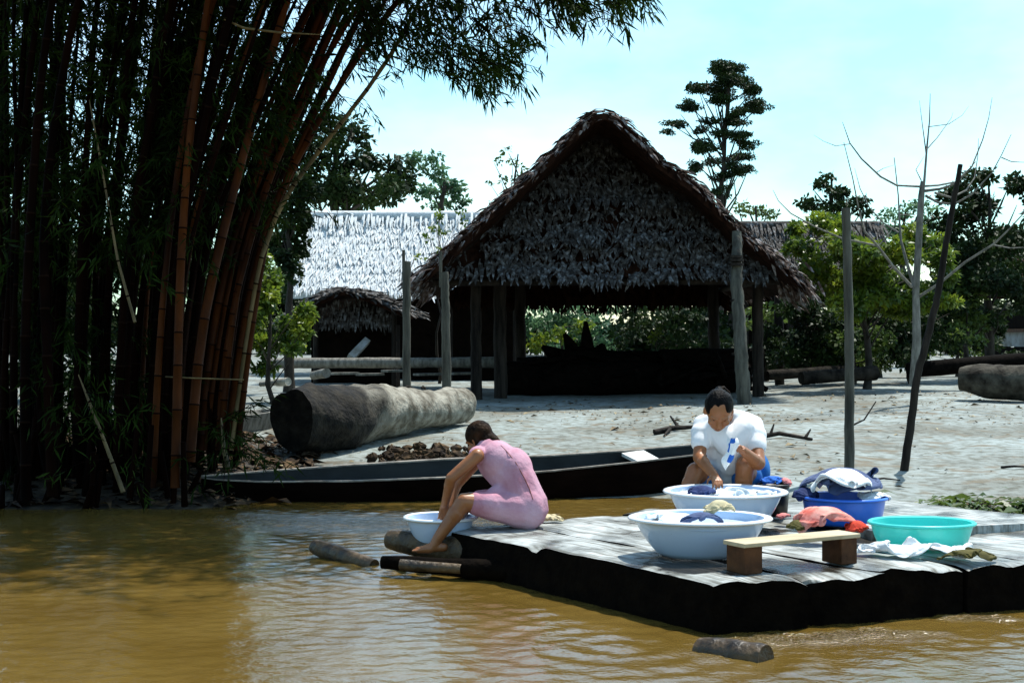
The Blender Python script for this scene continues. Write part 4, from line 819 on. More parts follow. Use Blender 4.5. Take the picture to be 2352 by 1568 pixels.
ct = P(2117, 0, 7.95); ct = (ct.x, 7.95, RZ + .022); basin('plastic_tub', 'empty turquoise plastic tub on the right of the raft', ct, .296, .235, .122, M['plastic_teal'], lip=.016, sy=.8)
tubwater('soapy water in the front enamel basin', (c2[0], c2[1], c2[2] + .165), .285); tubwater('soapy water in the basin of the woman in white', (c1[0], c1[1], c1[2] + .185), .30); tubwater('water in the small basin', (c0[0], c0[1], c0[2] + .12), .17)
# washing in and around them
heap('cloth', 'white cloth bunched at the left in the front basin', 'cloth', (c2[0] - .17, c2[1] + .02, c2[2] + .160), .13, .12, .07, 'cloth_white', 1)
heap('cloth', 'navy blue cloth in the front basin', 'cloth', (c2[0] + .0, c2[1] - .08, c2[2] + .160), .12, .08, .085, 'cloth_slate', 2)
heap('cloth', 'cream cloth folded up in the front basin', 'cloth', (c2[0] + .10, c2[1] - .03, c2[2] + .160), .10, .08, .15, 'cloth_cream', 3, folds=5)
heap('cloth', 'white cloth floating in the basin of the woman in white', 'cloth', (c1[0] + .09, c1[1] - .10, c1[2] + .185), .22, .15, .07, 'cloth_white', 4)
heap('cloth', 'dark navy cloth peaking at the left of the rear basin', 'cloth', (c1[0] - .16, c1[1] - .12, c1[2] + .185), .10, .09, .10, 'cloth_navy', 5, folds=3, pw=1.2)
heap('cloth', 'white suds and cloth at the left rim of the rear basin', 'cloth', (c1[0] - .24, c1[1] + .0, c1[2] + .185), .08, .10, .05, 'cloth_white', 6)
heap('washing', 'navy washing mounded in the blue tub', 'washing', (cb[0] + .0, cb[1] + .05, cb[2] + .11), .285, .25, .25, 'cloth_slate', 7, hang=.03, folds=9)
heap('washing', 'white crocheted garment draped over the front of the blue tub', 'washing', (cb[0] - .03, cb[1] - .09, cb[2] + .14), .20, .19, .225, 'cloth_white', 8, hang=.05, folds=11)
heap('washing', 'dark blue garment drooping off the left rim of the blue tub', 'washing', (cb[0] - .24, cb[1] + .02, cb[2] + .08), .10, .12, .15, 'cloth_navy', 9, hang=.07)
heap('washing', 'pale blue garment at the right side of the blue tub', 'washing', (cb[0] + .17, cb[1] - .06, cb[2] + .135), .11, .11, .07, 'cloth_white', 10)
ch_ = P(1895, 0, 8.15)
heap('washing', 'coral pink garment heaped behind the bench', 'washing', (ch_.x, 8.15, RZ + .02), .20, .15, .21, 'cloth_coral', 11, folds=8, pw=.55)
heap('washing', 'olive garment at the left end of the coral heap', 'washing', (ch_.x - .165, 8.13, RZ + .02), .07, .10, .13, 'cloth_olive', 12, pw=.5)
heap('washing', 'bright red garment at the right end of the coral heap', 'washing', (ch_.x + .17, 8.10, RZ + .02), .085, .09, .13, 'cloth_red', 13, pw=.6)
heap('cloth', 'pink cloth lump beside the black bucket', 'cloth', (P(1800, 0, 8.95).x, 8.95, RZ + .02), .055, .05, .065, 'cloth_pink', 14, folds=4)
heap('cloth', 'wet white cloth spread along the raft edge below the turquoise tub', 'cloth', (P(2110, 0, 7.60).x, 7.60, RZ + .015), .34, .10, .06, 'cloth_white', 15, rot=-.12, folds=13, pw=.45)
heap('dark_lump', 'dark wooden lump at the right end of the spread white cloth', 'cloth', (P(2225, 0, 7.50).x, 7.50, RZ + .012), .15, .07, .055, 'cloth_olive', 19, rot=.1, folds=5)  # stands for a dark lump of wood, shaped as crumpled cloth
heap('cloth', 'damp rag on the raft behind the girl', 'cloth', (P(1262, 0, 9.15).x, 9.15, RZ + .005), .09, .07, .04, 'cloth_cream', 16)
# black bucket with blue cloth
bk = P(1778, 0, 9.3); t = thing('bucket', 'black bucket behind the rear basin holding blue washing', 'bucket', (bk.x, 9.3, RZ))
m = MB(); m.grid(lathe([(.001, 0), (.085, 0), (.10, .20), (.094, .20), (.08, .02), (.001, .02)], (bk.x, 9.3, RZ + .02), 28), closed=True); m.build('body', M['plastic_black'], t)
m = MB(); m.grid(lathe([(.098, .19), (.107, .195), (.107, .208), (.098, .21)], (bk.x, 9.3, RZ + .02), 28), closed=True); m.build('rim', M['plastic_black'], t)
heap('washing', 'royal blue washing piled in the black bucket', 'washing', (bk.x - .01, 9.3, RZ + .2), .095, .085, .085, 'cloth_blue', 17)
heap('washing', 'dull red cloth on top of the bucket washing', 'washing', (bk.x + .065, 9.29, RZ + .2), .055, .06, .075, 'cloth_pink', 18)

# ------------------------------------------------------------------ bench
bn = thing('bench', 'low plank bench with tan top and brown block legs on the raft', 'bench', (P(1810, 0, 7.3).x, 7.3, RZ))
e0, e1 = P(1690, 1242, 7.15), P(1946, 1220, 7.52); e0.z = e1.z = RZ + .145; d_ = (e1 - e0); Rz = Matrix.Rotation(math.atan2(d_.y, d_.x), 3, 'Z'); cc = (e0 + e1) / 2
def bev(o, w=.004):
    md = o.modifiers.new('edge', 'BEVEL'); md.width = w; md.segments = 2; return o
m = MB(); m.box(cc, d_.length / 2 + .015, .085, .011, Rz); bev(m.build('seat', M['board_tan'], bn, smooth=False))
for s in (-1, 1):
    q = cc + Rz @ Vector((s * (d_.length / 2 - .055), 0, 0)); q.z = RZ + .066; m = MB(); m.box(q, .055, .075, .067, Rz); bev(m.build('leg', M['board_brown'], bn, smooth=False))

# ------------------------------------------------------------------ people
class Blob:
    def __init__(s): s.m = MB()
    def cap(s, p0, p1, r0, r1, n=14):
        p0, p1 = Vector(p0), Vector(p1); d = (p1 - p0); L = d.length; d = d.normalized() if L > 1e-6 else Vector((0, 0, 1)); pts = []; rad = []
        for a in (88, 60, 30): pts.append(p0 - d * r0 * math.sin(R(a))); rad.append(r0 * math.cos(R(a)))
        for k in range(5): pts.append(p0 + d * L * k / 4); rad.append(r0 + (r1 - r0) * k / 4)
        for a in (30, 60, 88): pts.append(p1 + d * r1 * math.sin(R(a))); rad.append(r1 * math.cos(R(a)))
        s.m.tube(pts, rad, n)
    def chain(s, pts, rads):
        for i in range(len(pts) - 1): s.cap(pts[i], pts[i + 1], rads[i], rads[i + 1])
    def ell(s, c, rad, B=None, n=18):
        c = Vector(c); G_ = []
        for i in range(n + 1):
            th = math.pi * (i + .02) / (n + .04); row = []
            for k in range(n * 2):
                ph = math.pi * k / n; q = Vector((math.sin(th) * math.cos(ph) * rad[0], math.sin(th) * math.sin(ph) * rad[1], math.cos(th) * rad[2])); row.append(c + (B @ q if B else q))
            G_.append(row)
        s.m.grid(G_, closed=True); k = len(s.m.V) - (n + 1) * n * 2
        s.m.Fc += [tuple(range(k, k + 2 * n)), tuple(range(k + n * n * 2, k + (n + 1) * n * 2))[::-1]]; s.m.mi += [0, 0]
    def mesh(s, name, vox=.006, it=6, wr=0.0, wf=14):
        me = bpy.data.meshes.new('tmp'); me.from_pydata(s.m.V, [], s.m.Fc); me.update(); o = bpy.data.objects.new('tmp', me); COL.objects.link(o)
        md = o.modifiers.new('r', 'REMESH'); md.mode = 'VOXEL'; md.voxel_size = vox
        sm = o.modifiers.new('s', 'SMOOTH'); sm.factor = .5; sm.iterations = it
        dg = bpy.context.evaluated_depsgraph_get(); out = bpy.data.meshes.new_from_object(o.evaluated_get(dg)); out.name = name
        bpy.data.objects.remove(o); bpy.data.meshes.remove(me)
        if wr:
            n = len(out.vertices); co = np.empty(n * 3, np.float32); out.vertices.foreach_get('co', co); co = co.reshape(-1, 3); no = np.empty(n * 3, np.float32); out.vertices.foreach_get('normal', no); no = no.reshape(-1, 3)
            w = fnoise(co * [1, 1, .55], wf); w = np.sign(w) * np.abs(w) ** .8; co += no * (w * wr)[:, None]; out.vertices.foreach_set('co', co.ravel()); out.update()
        return out
def basis(f, u):
    f = Vector(f).normalized(); u = Vector(u); u = (u - f * u.dot(f)).normalized(); r_ = f.cross(u).normalized(); return f, u, r_, Matrix((r_, f, u)).transposed()
def hand(B, w, d, n, side, curl=.45, k=.92):
    w, d, n = Vector(w), Vector(d).normalized(), Vector(n); n = (n - d * n.dot(d)).normalized(); s = d.cross(n).normalized() * side
    ends = []
    for i, L in enumerate((.070, .078, .072, .056)):
        off = s * (.030 - .0205 * i) * k; r0 = w + d * (.080 - .006 * abs(i - 1.2)) * k + off; B.cap(w + off * .55, r0, .014 * k, .012 * k, 8)
        q = r0; an = .12
        for j, fr in enumerate((.45, .32, .23)):
            an += curl * (.6 if j == 0 else 1); e = q + (d * math.cos(an) + n * math.sin(an) + s * (.10 - .065 * i)) * L * fr * k; B.cap(q, e, (.0095 - .001 * j) * k, (.0088 - .001 * j) * k, 8); q = e
        ends.append(q)
    q = w + (d * .022 + s * .022) * k; e = q + (d * .55 + s * .75 + n * .35).normalized() * .042 * k; B.cap(q, e, .013 * k, .0105 * k, 8); f = e + (d * .85 + s * .25 + n * .5).normalized() * .032 * k; B.cap(e, f, .010 * k, .008 * k, 8)
    return ends
def head(B, c, f, u, k=1.0):
    f, u, r_, Bm = basis(f, u); c = Vector(c)
    B.ell(c + u * .015 * k - f * .012 * k, (.074 * k, .092 * k, .094 * k), Bm); B.ell(c + f * .025 * k - u * .045 * k, (.058 * k, .062 * k, .066 * k), Bm); B.ell(c + f * .050 * k - u * .082 * k, (.030 * k, .028 * k, .024 * k), Bm)
    B.cap(c + f * .078 * k + u * .010 * k, c + f * .098 * k - u * .030 * k, .009 * k, .015 * k, 8)
    for s in (-1, 1):
        B.ell(c + r_ * s * .040 * k + f * .058 * k - u * .025 * k, (.024 * k, .022 * k, .022 * k), Bm); B.cap(c + r_ * s * .014 * k + f * .082 * k + u * .024 * k, c + r_ * s * .048 * k + f * .068 * k + u * .024 * k, .008 * k, .007 * k, 8)
        B.ell(c + r_ * s * .076 * k - f * .010 * k - u * .010 * k, (.012 * k, .022 * k, .032 * k), Bm)
    B.cap(c + f * .082 * k - u * .058 * k - r_ * .016 * k, c + f * .082 * k - u * .058 * k + r_ * .016 * k, .008 * k, .008 * k, 8)
    return f, u, r_, Bm
def small(name, c, rad, Bm, mat, parent):
    b = Blob(); b.ell(c, rad, Bm, 8); b.m.build(name, mat, parent)
def foot(B, ankle, d, k=1.0):
    a = Vector(ankle); d = Vector(d); d.z = 0; d.normalize(); s = Vector((-d.y, d.x, 0)); z = a.z - .055 * k
    base = Vector((a.x, a.y, z)); B.cap(a, base + d * .02 - Vector((0, 0, -.01)), .036 * k, .034 * k); B.cap(base - d * .045 * k, base + d * .06 * k, .030 * k, .030 * k); B.cap(base + d * .05 * k + Vector((0, 0, -.006)), base + d * .13 * k + s * .012 - Vector((0, 0, .010)), .034 * k, .024 * k)
    for i in range(5): q = base + d * .135 * k + s * (.032 - .016 * i) * k - Vector((0, 0, .014)); B.cap(q, q + d * (.038 - .004 * i) * k, .010 * k, .008 * k, 8)

# --- woman in white, facing us
w1 = thing('person', 'woman in a white T-shirt and blue skirt crouching over an enamel basin', 'person', (P(1680, 0, 9.5).x, 9.5, RZ))
B = Blob(); hc = P(1651, 944, 9.14); nb = P(1670, 956, 9.42)
SL, SR = P(1614, 972, 9.42), P(1733, 974, 9.42); EL, WL = P(1606, 1050, 9.27), P(1641, 1092, 9.0); ER, WR = P(1742, 1064, 9.20), P(1704, 1032, 9.0)
pel = P(1684, 1128, 9.72); ches = P(1676, 1012, 9.46)
f, u, r_, Bm = head(B, hc, (-.05, -.66, -.75), (0, -.6, .8), 1.12)
B.cap(nb, hc - f * .03 - u * .05, .055, .05)
B.ell(ches, (.165, .115, .15)); B.cap(ches, P(1680, 1075, 9.6), .12, .125); B.ell(pel, (.17, .15, .14)); B.cap(SL, SR, .05, .05); B.cap(P(1680, 1075, 9.6), pel, .125, .14)
B.chain([SL, EL, WL], [.048, .043, .028]); B.chain([SR, ER, WR], [.048, .046, .028]); B.cap(EL.lerp(WL, .25), EL.lerp(WL, .3), .042, .042); B.cap(ER.lerp(WR, .25), ER.lerp(WR, .3), .044, .042)
hand(B, WL, P(1655, 1120, 8.86) - WL, (-.1, -.3, -1), -1, .40); hand(B, WR, P(1681, 1020, 8.93) - WR, (-.5, -.6, -.35), 1, .75)
HL, HR = pel + Vector((-.10, -.02, 0)), pel + Vector((.10, -.02, 0)); KL, KR = P(1598, 1082, 9.34), P(1712, 1068, 9.24)
AL, AR = P(1562, 1172, 9.26), P(1702, 1184, 9.32); AL.z = max(AL.z, RZ + .075); AR.z = RZ + .075
B.chain([HL, KL, AL], [.095, .062, .038]); B.chain([HR, KR, AR], [.095, .064, .038]); B.cap(KL.lerp(AL, .3), KL.lerp(AL, .4), .058, .056); B.cap(KR.lerp(AR, .3), KR.lerp(AR, .4), .06, .058)
foot(B, AL, (-.7, -.7, 0)); foot(B, AR, (-.1, -1, 0))
link('body', B.mesh('body', .0055, 5), M['skin'], w1, True)
for s in (-1, 1): small('eye', hc + r_ * s * .030 + f * .075 + u * .004, (.013, .007, .006), Bm, M['eye'], w1); small('eyebrow', hc + r_ * s * .032 + f * .084 + u * .026, (.018, .005, .004), Bm, M['hair'], w1)
small('mouth', hc + f * .090 - u * .058, (.020, .006, .006), Bm, M['lip'], w1)
H = Blob(); H.ell(hc + u * .034 - f * .030, (.094, .104, .098), Bm); H.cap(hc + r_ * .066 - f * .01 - u * .0, hc + r_ * .072 - f * .03 - u * .04, .022, .018); H.cap(hc - r_ * .066 - f * .01 - u * .0, hc - r_ * .072 - f * .03 - u * .04, .022, .018); H.ell(hc - f * .075 - u * .02, (.07, .05, .075), Bm)
H.cap(hc - f * .10 + u * .04, hc - f * .12 + u * .06, .030, .030)
hr = link('hair', H.mesh('hair', .006, 3, .0022, 60), M['hair'], w1, True)
H = Blob(); a_ = hc - f * .12 + u * .06; H.chain([a_, a_ + Vector((.03, .01, .012)), a_ + Vector((.065, .02, -.01)), a_ + Vector((.085, .03, -.08))], [.024, .020, .015, .006]); link('ponytail', H.mesh('ponytail', .006, 2, .003, 60), M['hair_brown'], hr, True)
T = Blob(); T.ell(ches, (.185, .142, .172)); T.cap(nb + Vector((-.03, .0, -.01)), SL, .066, .066); T.cap(nb + Vector((.03, .0, -.01)), SR, .066, .066); T.cap(ches, P(1679, 1072, 9.58), .152, .158)
T.cap(SL, SL.lerp(EL, .58), .066, .064); T.cap(SR, SR.lerp(ER, .58), .066, .067); T.cap(P(1650, 1000, 9.38), SL.lerp(EL, .28), .10, .074); T.cap(P(1705, 1000, 9.38), SR.lerp(ER, .28), .10, .076)
T.cap(P(1645, 985, 9.35), P(1676, 1020, 9.32), .085, .095); T.cap(P(1708, 985, 9.35), P(1680, 1020, 9.32), .085, .095); T.cap(P(1680, 1022, 9.34), P(1678, 1058, 9.46), .10, .11); T.cap(nb + Vector((0, .03, -.01)), ches, .08, .11)
link('shirt', T.mesh('shirt', .0065, 14, .0055, 14), M['shirt'], w1, True)
K = Blob(); K.ell(pel + Vector((0, .02, -.0)), (.21, .18, .135)); K.cap(HL, HL.lerp(KL, .72), .118, .098); K.cap(HR, HR.lerp(KR, .60), .12, .10); K.ell(P(1747, 1085, 9.62), (.06, .14, .14)); K.cap(P(1680, 1070, 9.6), pel, .15, .17)
link('skirt', K.mesh('skirt', .007, 12, .006, 12), M['skirt'], w1, True)
# the small cloth she wrings
m = MB(); rows = []
for i in range(22):
    t_ = i / 21; c = P(1683 - 16 * t_ + 3 * math.sin(t_ * 6), 1006 + 72 * t_, 8.90); w_ = .017 + .016 * math.sin(t_ * 2.6 + .3) + .006 * math.sin(11 * t_) - .012 * t_ * t_
    rows.append([c + Vector((math.cos(k * .3927) * w_ * (1 + .35 * math.sin(3 * .3927 * k + 4 * t_)), math.sin(k * .3927) * w_ * .8 * (1 + .3 * math.sin(4 * .3927 * k)), .005 * math.sin(2 * k + 3 * t_))) for k in range(16)])
m.grid(rows, closed=True); m.mi = [1 if (i % 16) in ((9, 10, 11, 12) if i // 16 < 3 else (8, 9, 10) if 3 <= i // 16 < 9 else (12, 13, 14) if 11 <= i // 16 < 16 else ()) else 0 for i in range(len(m.Fc))]
settle(tag(m.build('rag', [M['cloth_white'], M['cloth_blue']]), 'wet white and blue rag held up by the woman in white', 'cloth'))

# --- girl in pink, back towards us, bending over to the left
g1 = thing('person', 'girl in a sleeveless pink dress bending over a small basin, her back towards us', 'person', (P(1205, 0, 8.9).x, 8.9, RZ))
B = Blob(); pel = P(1204, 1160, 8.92); mid = P(1184, 1100, 8.93); ches = P(1142, 1058, 8.98); nb = P(1112, 1024, 9.03); hc = P(1098, 1008, 9.08)
f, u, r_, Bm = head(B, hc, (-.68, .35, -.55), (-.45, .1, .8), .92)
SN, SF = P(1096, 1046, 8.86), P(1112, 1040, 9.16); EN, WN = P(1036, 1098, 8.82), P(1021, 1160, 8.88); EF, WF = P(1050, 1110, 9.18), P(1030, 1165, 9.08)
B.cap(nb, hc - f * .02, .045, .045); B.ell(ches, (.10, .14, .11)); B.chain([nb, ches, mid, pel], [.055, .10, .112, .135]); B.cap(SN, SF, .045, .045)
B.chain([SN, EN, WN], [.043, .036, .024]); B.chain([SF, EF, WF], [.043, .036, .024]); B.cap(EN.lerp(WN, .25), EN.lerp(WN, .32), .036, .034)
hand(B, WN, (-.1, .15, -1), (-.2, .9, 0), 1, .35, .85); hand(B, WF, (.0, -.2, -1), (-.2, -.9, 0), -1, .35, .85)
HN, HF = pel + Vector((-.02, -.07, -.02)), pel + Vector((-.02, .09, -.02)); KN, KF = P(1066, 1152, 8.76), P(1075, 1150, 9.08); AN, AF = P(1004, 1238, 8.74), P(1012, 1232, 9.06)
B.chain([HN, KN, AN], [.095, .056, .033]); B.chain([HF, KF, AF], [.095, .056, .033]); B.cap(KN.lerp(AN, .28), KN.lerp(AN, .4), .054, .050); B.cap(KF.lerp(AF, .28), KF.lerp(AF, .4), .054, .050)
foot(B, AN, (-.95, -.15, 0), .9); foot(B, AF, (-.95, .1, 0), .9)
link('body', B.mesh('body', .0055, 5), M['skin'], g1, True)
for s in (-1, 1): small('eye', hc + r_ * s * .027 + f * .068 + u * .003, (.012, .006, .006), Bm, M['eye'], g1)
small('mouth', hc + f * .082 - u * .054, (.018, .006, .006), Bm, M['lip'], g1)
H = Blob(); H.ell(hc + u * .022 - f * .026, (.082, .092, .086), Bm); H.ell(hc - f * .06 - u * .035, (.072, .045, .075), Bm); H.cap(hc - f * .06 - u * .04, P(1138, 1012, 9.0), .055, .03); H.cap(P(1138, 1012, 9.0), P(1150, 1026, 8.97), .03, .012); H.cap(hc + r_ * .06 - f * .02, hc + r_ * .07 - u * .07, .024, .016); H.cap(hc - r_ * .06 - f * .02, hc - r_ * .07 - u * .08 + f * .0, .026, .016)
link('hair', H.mesh('hair', .006, 3, .002, 60), M['hair_brown'], g1, True)
D_ = Blob(); D_.chain([nb.lerp(ches, .35), ches, mid, pel], [.085, .128, .137, .158]); D_.ell(ches, (.122, .158, .130)); D_.ell(P(1180, 1082, 8.97), (.125, .165, .15)); D_.cap(SN.lerp(SF, .14), SN.lerp(SF, .86), .055, .055)
D_.ell(pel + Vector((.02, -.075, -.01)), (.105, .10, .135)); D_.ell(pel + Vector((.025, .085, -.01)), (.105, .10, .135)); D_.cap(HN, HN.lerp(KN, .74), .118, .082); D_.cap(HF, HF.lerp(KF, .74), .118, .082); D_.cap((HN + HF) / 2, HN.lerp(KN, .6).lerp(HF.lerp(KF, .6), .5), .12, .07)
D_.cap(P(1150, 1135, 8.86), P(1120, 1150, 8.82), .07, .06)
dr = link('dress', D_.mesh('dress', .0055, 14, .0065, 13), M['dress'], g1, True)

from mathutils.bvhtree import BVHTree
bv = BVHTree.FromPolygons([v.co.copy() for v in dr.data.vertices], [tuple(p.vertices) for p in dr.data.polygons]); seam = []
for (u_, v_) in ((1150, 1022), (1162, 1034), (1174, 1048), (1186, 1064), (1196, 1082), (1206, 1100), (1216, 1122), (1224, 1146)):
    d_ = (P(u_, v_, 9) - cam.location).normalized(); h_ = bv.ray_cast(cam.location - ROOT[g1], d_)[0]
    if h_ is not None: seam.append(h_ + ROOT[g1] - d_ * .001)
if len(seam) > 2:
    m = MB(); m.tube(seam, .0028, 6); m.build('seam', M['lip'], g1)

# ------------------------------------------------------------------ bamboo clump
bam = thing('bamboo_clump', 'huge dark clump of orange-stemmed bamboo leaning over the water on the left', 'bamboo', (-3.6, 13, G(-3.6, 13)))
r = random.Random(4); culms = []
def culm(px, Y0, Y1, r0, mat, ztop_extra=(0, 0, 0), ext=True):
    if px[0][0] > 440 and ext:
        Y0 = max(Y0, 13.35); Y1 = max(Y1, 13.5); r0 *= 1.06; px = [(px[0][0], 1035 - (Y0 - 13.3) * 35)] + list(px[1:])
    pts = [P(u, v, Y0 + (Y1 - Y0) * i / (len(px) - 1)) for i, (u, v) in enumerate(px)]
    if ext:                                               # carry on above the frame, arching over
        d = (pts[-1] - pts[-2]); d.normalize(); q = pts[-1]
        for k in range(6):
            d = (d + Vector((.10, r.uniform(-.05, .03), -.10))).normalized(); q = q + d * .55; pts.append(q)
    a = np.array(pts); t = np.linspace(0, len(a) - 1, 60); dn = np.concatenate([[0], np.cumsum(np.linalg.norm(np.diff(a, axis=0), axis=1))]); tot = dn[-1]
    from_ = np.stack([np.interp(np.linspace(0, tot, 40), dn, a[:, k]) for k in range(3)], 1)
    for _ in range(6): from_[1:-1] = (from_[:-2] + 2 * from_[1:-1] + from_[2:]) / 4
    Q = []; Rr = []; mis = []; dn = np.concatenate([[0], np.cumsum(np.linalg.norm(np.diff(from_, axis=0), axis=1))]); tot = dn[-1]; s = r.uniform(0, .3); nodes = []
    while s < tot: nodes.append(s); s += r.uniform(.24, .42)
    cur = [(0, 1, 0)]
    for nd in nodes:
        cur += [(nd - .010, 1, 1), (nd - .003, 1.12, 1), (nd + .005, 1.08, 0), (nd + .014, .98, 0)]
    cur = sorted([c for c in cur if 0 <= c[0] <= tot] + [(tot, .5, 0)])
    for s_, k, mi_ in cur: Q.append([np.interp(s_, dn, from_[:, j]) for j in range(3)]); Rr.append(r0 * k * (1 - .55 * s_ / tot)); mis.append(mi_)
    m = MB(); m.tube(Q, Rr, 9, mis=mis[:-1]); m.build('culm', [M[mat], M['culm_node']], bam)
    culms.append(from_)
key = [([(402, 1120), (408, 860), (412, 640), (432, 330), (470, 60), (480, -40)], 12.0, 12.4, .042, 'culm'), ([(436, 1060), (455, 800), (485, 640), (565, 330), (640, 70), (668, -40)], 12.2, 12.6, .046, 'culm'),
       ([(495, 1040), (520, 760), (560, 600), (625, 380), (735, 150), (840, -20)], 12.4, 12.9, .036, 'culm'), ([(520, 1030), (560, 740), (605, 520), (660, 400), (800, 160), (925, -20)], 12.5, 13.0, .038, 'culm'),
       ([(530, 1020), (575, 720), (612, 500), (700, 385), (840, 215), (915, 110), (958, 20), (990, -60)], 12.7, 13.2, .026, 'culm_tan'), ([(470, 1060), (500, 800), (545, 560), (600, 380), (680, 200), (770, -20)], 12.6, 12.8, .034, 'culm'),
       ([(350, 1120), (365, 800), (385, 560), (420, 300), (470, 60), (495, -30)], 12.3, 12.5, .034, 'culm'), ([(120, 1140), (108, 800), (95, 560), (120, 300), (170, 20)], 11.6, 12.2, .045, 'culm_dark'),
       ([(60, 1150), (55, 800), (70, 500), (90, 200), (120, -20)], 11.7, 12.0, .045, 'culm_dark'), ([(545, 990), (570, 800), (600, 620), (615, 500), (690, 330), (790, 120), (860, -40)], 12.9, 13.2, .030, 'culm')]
for k in key: culm(*k)
for i in range(92):
    f_ = r.random(); u0 = -60 + 600 * f_; lean = 10 + 380 * max(0, f_ - .12) ** 1.5 + r.gauss(0, 34); Y0 = r.uniform(12.3, 15.0); v0 = 1110 - (Y0 - 12.3) * 40
    um = u0 + lean * .22 + r.gauss(0, 8); ut = u0 + lean
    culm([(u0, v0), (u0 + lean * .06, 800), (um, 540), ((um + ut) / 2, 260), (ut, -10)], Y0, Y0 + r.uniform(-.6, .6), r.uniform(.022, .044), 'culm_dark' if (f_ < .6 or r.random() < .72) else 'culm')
for (pts, Y, r0) in (([(283, 1130), (235, 1000), (180, 860)], 11.5, .020), ([(525, 1080), (512, 1020), (508, 960)], 12.0, .024), ([(310, 740), (270, 600), (240, 420), (205, 230)], 11.6, .013)):
    culm(pts, Y, Y + .2, r0, 'culm_tan', ext=False)
m = MB(); m.tube([P(380, 865, 12.2), P(440, 868, 12.15), P(560, 872, 12.4)], .007, 5); m.build('twig', M['culm_tan'], bam)
m = MB(); m.tube([P(515, 45, 12.2), P(560, 65, 12.1), P(640, 75, 12.0), P(740, 80, 12.2)], [.006, .012, .010, .004], 5); m.build('twig', M['culm_tan'], bam)
# leaves: sprays on side twigs
rb = np.random.default_rng(17); TW = MB(); LC = []; LD = []; LN = []; LL = []
def spray(start, d, length, nl, ls, twig=True, droop=.5):
    d = unit(np.array(d, float)); p = np.array(start, float); n = 7; pts = [p.copy()]
    for i in range(n):
        d = unit(d + np.array([0, 0, -droop / n]) + rb.normal(0, .06, 3)); p = p + d * length / n; pts.append(p.copy())
    if twig: TW.tube(pts, [.005 - .0005 * i for i in range(len(pts))], 4, cap=False)
    pts = np.array(pts); t = rb.uniform(.15, 1, nl) * n; i = np.minimum(t.astype(int), n - 1); c = pts[i] + (pts[i + 1] - pts[i]) * (t - i)[:, None]
    dd = (pts[i + 1] - pts[i]); dd = unit(dd) * .55 + rb.normal(0, .55, (nl, 3)) + [0, 0, -.55]
    LC.append(c + rb.normal(0, .02, (nl, 3))); LD.append(dd); LN.append(rb.normal(0, 1, (nl, 3)) + [0, 0, .5]); LL.append(ls * rb.uniform(.6, 1.25, nl))
# the hanging fringe over the river: follows the lower edge of the foliage
env_u = [640, 760, 850, 900, 960, 1010, 1060, 1120, 1180, 1205, 1240, 1300, 1360, 1420, 1460, 1500]
env_v = [330, 260, 150, 160, 185, 215, 215, 232, 240, 190, 95, 78, 70, 80, 60, 10]
for i in range(330):
    u = rb.uniform(820, 1490); lo_ = np.interp(u, env_u, env_v); v = lo_ - abs(rb.normal(0, 1)) * 75 - 25
    if 880 < u < 1010 and rb.random() < .55 and v > 110: continue
    if u > 1210 and rb.random() < .35: continue
    Y = rb.uniform(11.9, 13.9); st = P(u - rb.uniform(20, 60), v - rb.uniform(20, 60), Y)
    spray(st, (rb.uniform(.2, 1), rb.normal(0, .4), rb.uniform(-.7, .1)), rb.uniform(.2, .42), int(rb.uniform(9, 17)), .155)
big_n = sum(len(x) for x in LC)
for i in range(150):                                       # up along the arching tops above the frame
    u = rb.uniform(700, 1520); Y = rb.uniform(11.8, 14.2); st = P(u, rb.uniform(-330, -10), Y); spray(st, (rb.uniform(0, 1), rb.normal(0, .5), rb.uniform(-.5, .2)), .5, 16, .16, twig=False)
for c in culms:                                            # side twigs on each culm
    n = len(c)
    for k in range(int(n * .28), n, 1):
        if rb.random() < .62: spray(c[k], (rb.normal(.25, .7), rb.normal(0, .7), rb.uniform(-.3, .5)), rb.uniform(.3, .75), int(rb.uniform(10, 18)), .14, twig=rb.random() < .5)
for i in range(1500):                                      # arching tops above the frame: they shade the bank and the water
    X, Y = rb.uniform(-4.5, .7), rb.uniform(10.8, 14.6); z = rb.uniform(4.7, 8.0)
    if X + .2 * (Y - 11) > .9: continue
    spray((X, Y, z), (rb.normal(.3, .7), rb.normal(-.1, .6), rb.uniform(-.5, .3)), rb.uniform(.4, .8), 26, .19, twig=False)
for i in range(1050):                                      # the dense dark inside of the clump, upper left
    u = rb.uniform(-80, 330) if i < 430 else rb.uniform(-60, 640); v = rb.uniform(-120, (1000 if i < 420 else 620) - max(0, u - 330) * .9); Y = rb.uniform(12.6, 15.6)
    spray(P(u, v, Y), (rb.normal(.1, .8), rb.normal(0, .6), rb.uniform(-.4, .4)), rb.uniform(.3, .7), 22, .17, twig=False)
TW.build('twigs', M['culm_dark'], bam)['kind'] = 'stuff'
C, D, Nn, Ln = map(np.concatenate, (LC, LD, LN, LL)); n = len(C); Wn = Ln * .125
pick = rb.permutation(big_n)[:300]; rest = np.setdiff1d(np.arange(n), pick)
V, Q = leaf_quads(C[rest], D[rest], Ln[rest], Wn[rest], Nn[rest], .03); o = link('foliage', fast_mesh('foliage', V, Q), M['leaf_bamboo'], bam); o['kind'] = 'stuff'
for k in pick:
    V, Q = leaf_quads(C[k:k + 1], D[k:k + 1], Ln[k:k + 1], Wn[k:k + 1], Nn[k:k + 1], .03); link('leaf', fast_mesh('leaf', V, Q), M['leaf_bamboo'], bam)
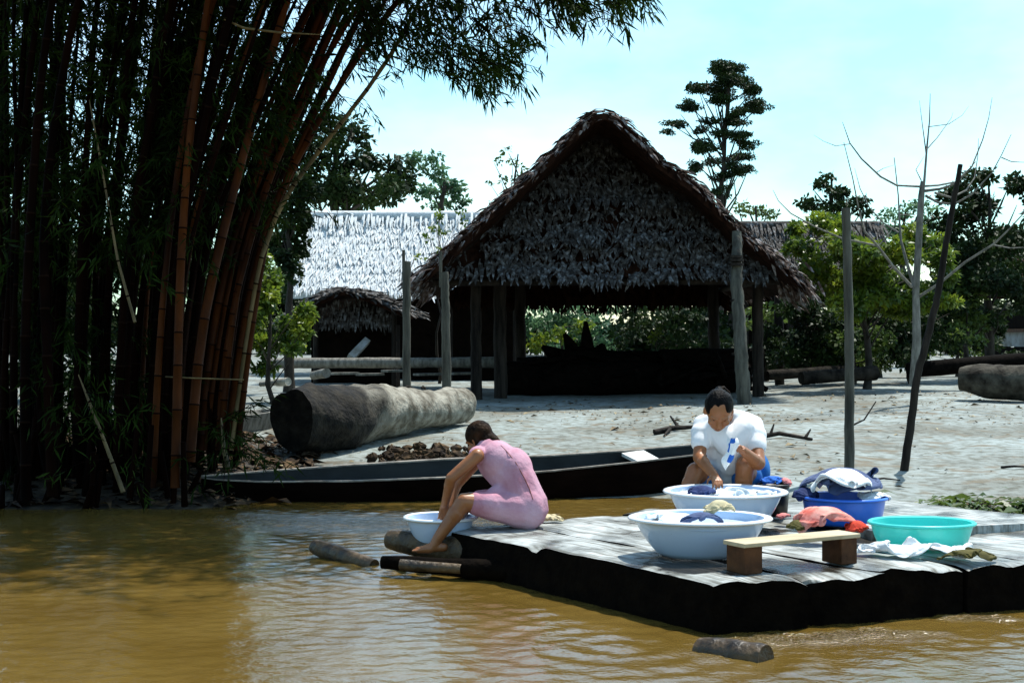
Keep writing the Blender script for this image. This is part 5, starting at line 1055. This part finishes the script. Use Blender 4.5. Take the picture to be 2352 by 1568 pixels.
# dry sheaths and stubs round the foot of the clump
m = MB()
for i in range(160):
    u = r.uniform(-60, 545); Y = r.uniform(11.9, 14.2) if u < 430 else r.uniform(13.3, 14.4); q = P(u, 0, Y); z = G(q.x, Y); h = abs(r.gauss(0, .35)) + .12
    m.tube([(q.x, Y, z - .05), (q.x + r.gauss(0, .08), Y + r.gauss(0, .08), z + h)], [.03, .022], 6)
m.build('culm_stubs', M['culm_dark'], bam)['kind'] = 'stuff'

# ------------------------------------------------------------------ litter on the ground
def scatter(n, xr, yr, ls, seed, mat, name, dens=None, lift=.012):
    r = np.random.default_rng(seed); x = r.uniform(*xr, n); y = r.uniform(*yr, n)
    if dens is not None: k = r.uniform(0, 1, n) < dens(x, y); x, y = x[k], y[k]
    n = len(x); z = gz(x, y) + lift * r.uniform(.4, 1.6, n); a = r.uniform(0, 6.28, n)
    D = np.stack([np.cos(a), np.sin(a), r.normal(0, .12, n)], 1); Nn = np.stack([r.normal(0, .3, n), r.normal(0, .3, n), np.ones(n)], 1); L = ls * np.exp(r.normal(0, .45, n))
    V, Q = leaf_quads(np.stack([x, y, z], 1), D, L, L * r.uniform(.12, .5, n), Nn, .1); o = link(name, fast_mesh(name, V, Q), mat); o['kind'] = 'stuff'
scatter(4200, (-3, 8), (10.5, 24), .062, 1, M['litter'], 'leaf_litter', lambda x, y: np.where(y > shore(x) + .25, .12 + .6 * (fnoise(np.stack([x, y, 0 * x], 1), .8) > .1), 0))
scatter(2600, (2.2, 5.5), (10.2, 11.5), .075, 2, M['mulch_shade'], 'leaf_litter', lambda x, y: np.exp(-((y - shore(x) - .55 - .1 * (x - 3)) / .25) ** 2) * (x > 2.6), .03)
scatter(5200, (2.2, 5.5), (10.2, 11.8), .10, 12, M['leaf_mid'], 'weeds', lambda x, y: .75 * np.exp(-((y - shore(x) - .6 - .1 * (x - 3)) / .26) ** 2) * (x > 2.5), .06)
scatter(3000, (-6, -2.0), (12, 16), .13, 3, M['mulch_shade'], 'leaf_litter', None, .02)
# brown clods and dead leaves between the trunk and the canoe
rc = np.random.default_rng(8); m = MB()
for i in range(95):
    u = rc.choice([rc.normal(905, 30), rc.normal(960, 30), rc.normal(1030, 22)]); Y = rc.uniform(14.2, 15.2); q = P(u, 0, Y); z = G(q.x, Y); s = rc.uniform(.02, .07)
    b_ = Blob(); b_.ell((q.x, Y, z + s * .6 + rc.uniform(0, .07)), (s * rc.uniform(.7, 1.4), s, s * rc.uniform(.5, .9)), None, 4)
    m.add([np.array(v) + rc.normal(0, s * .16, 3) for v in b_.m.V], b_.m.Fc)
m.build('mud_clods', M['mulch_shade'], smooth=False)['kind'] = 'stuff'
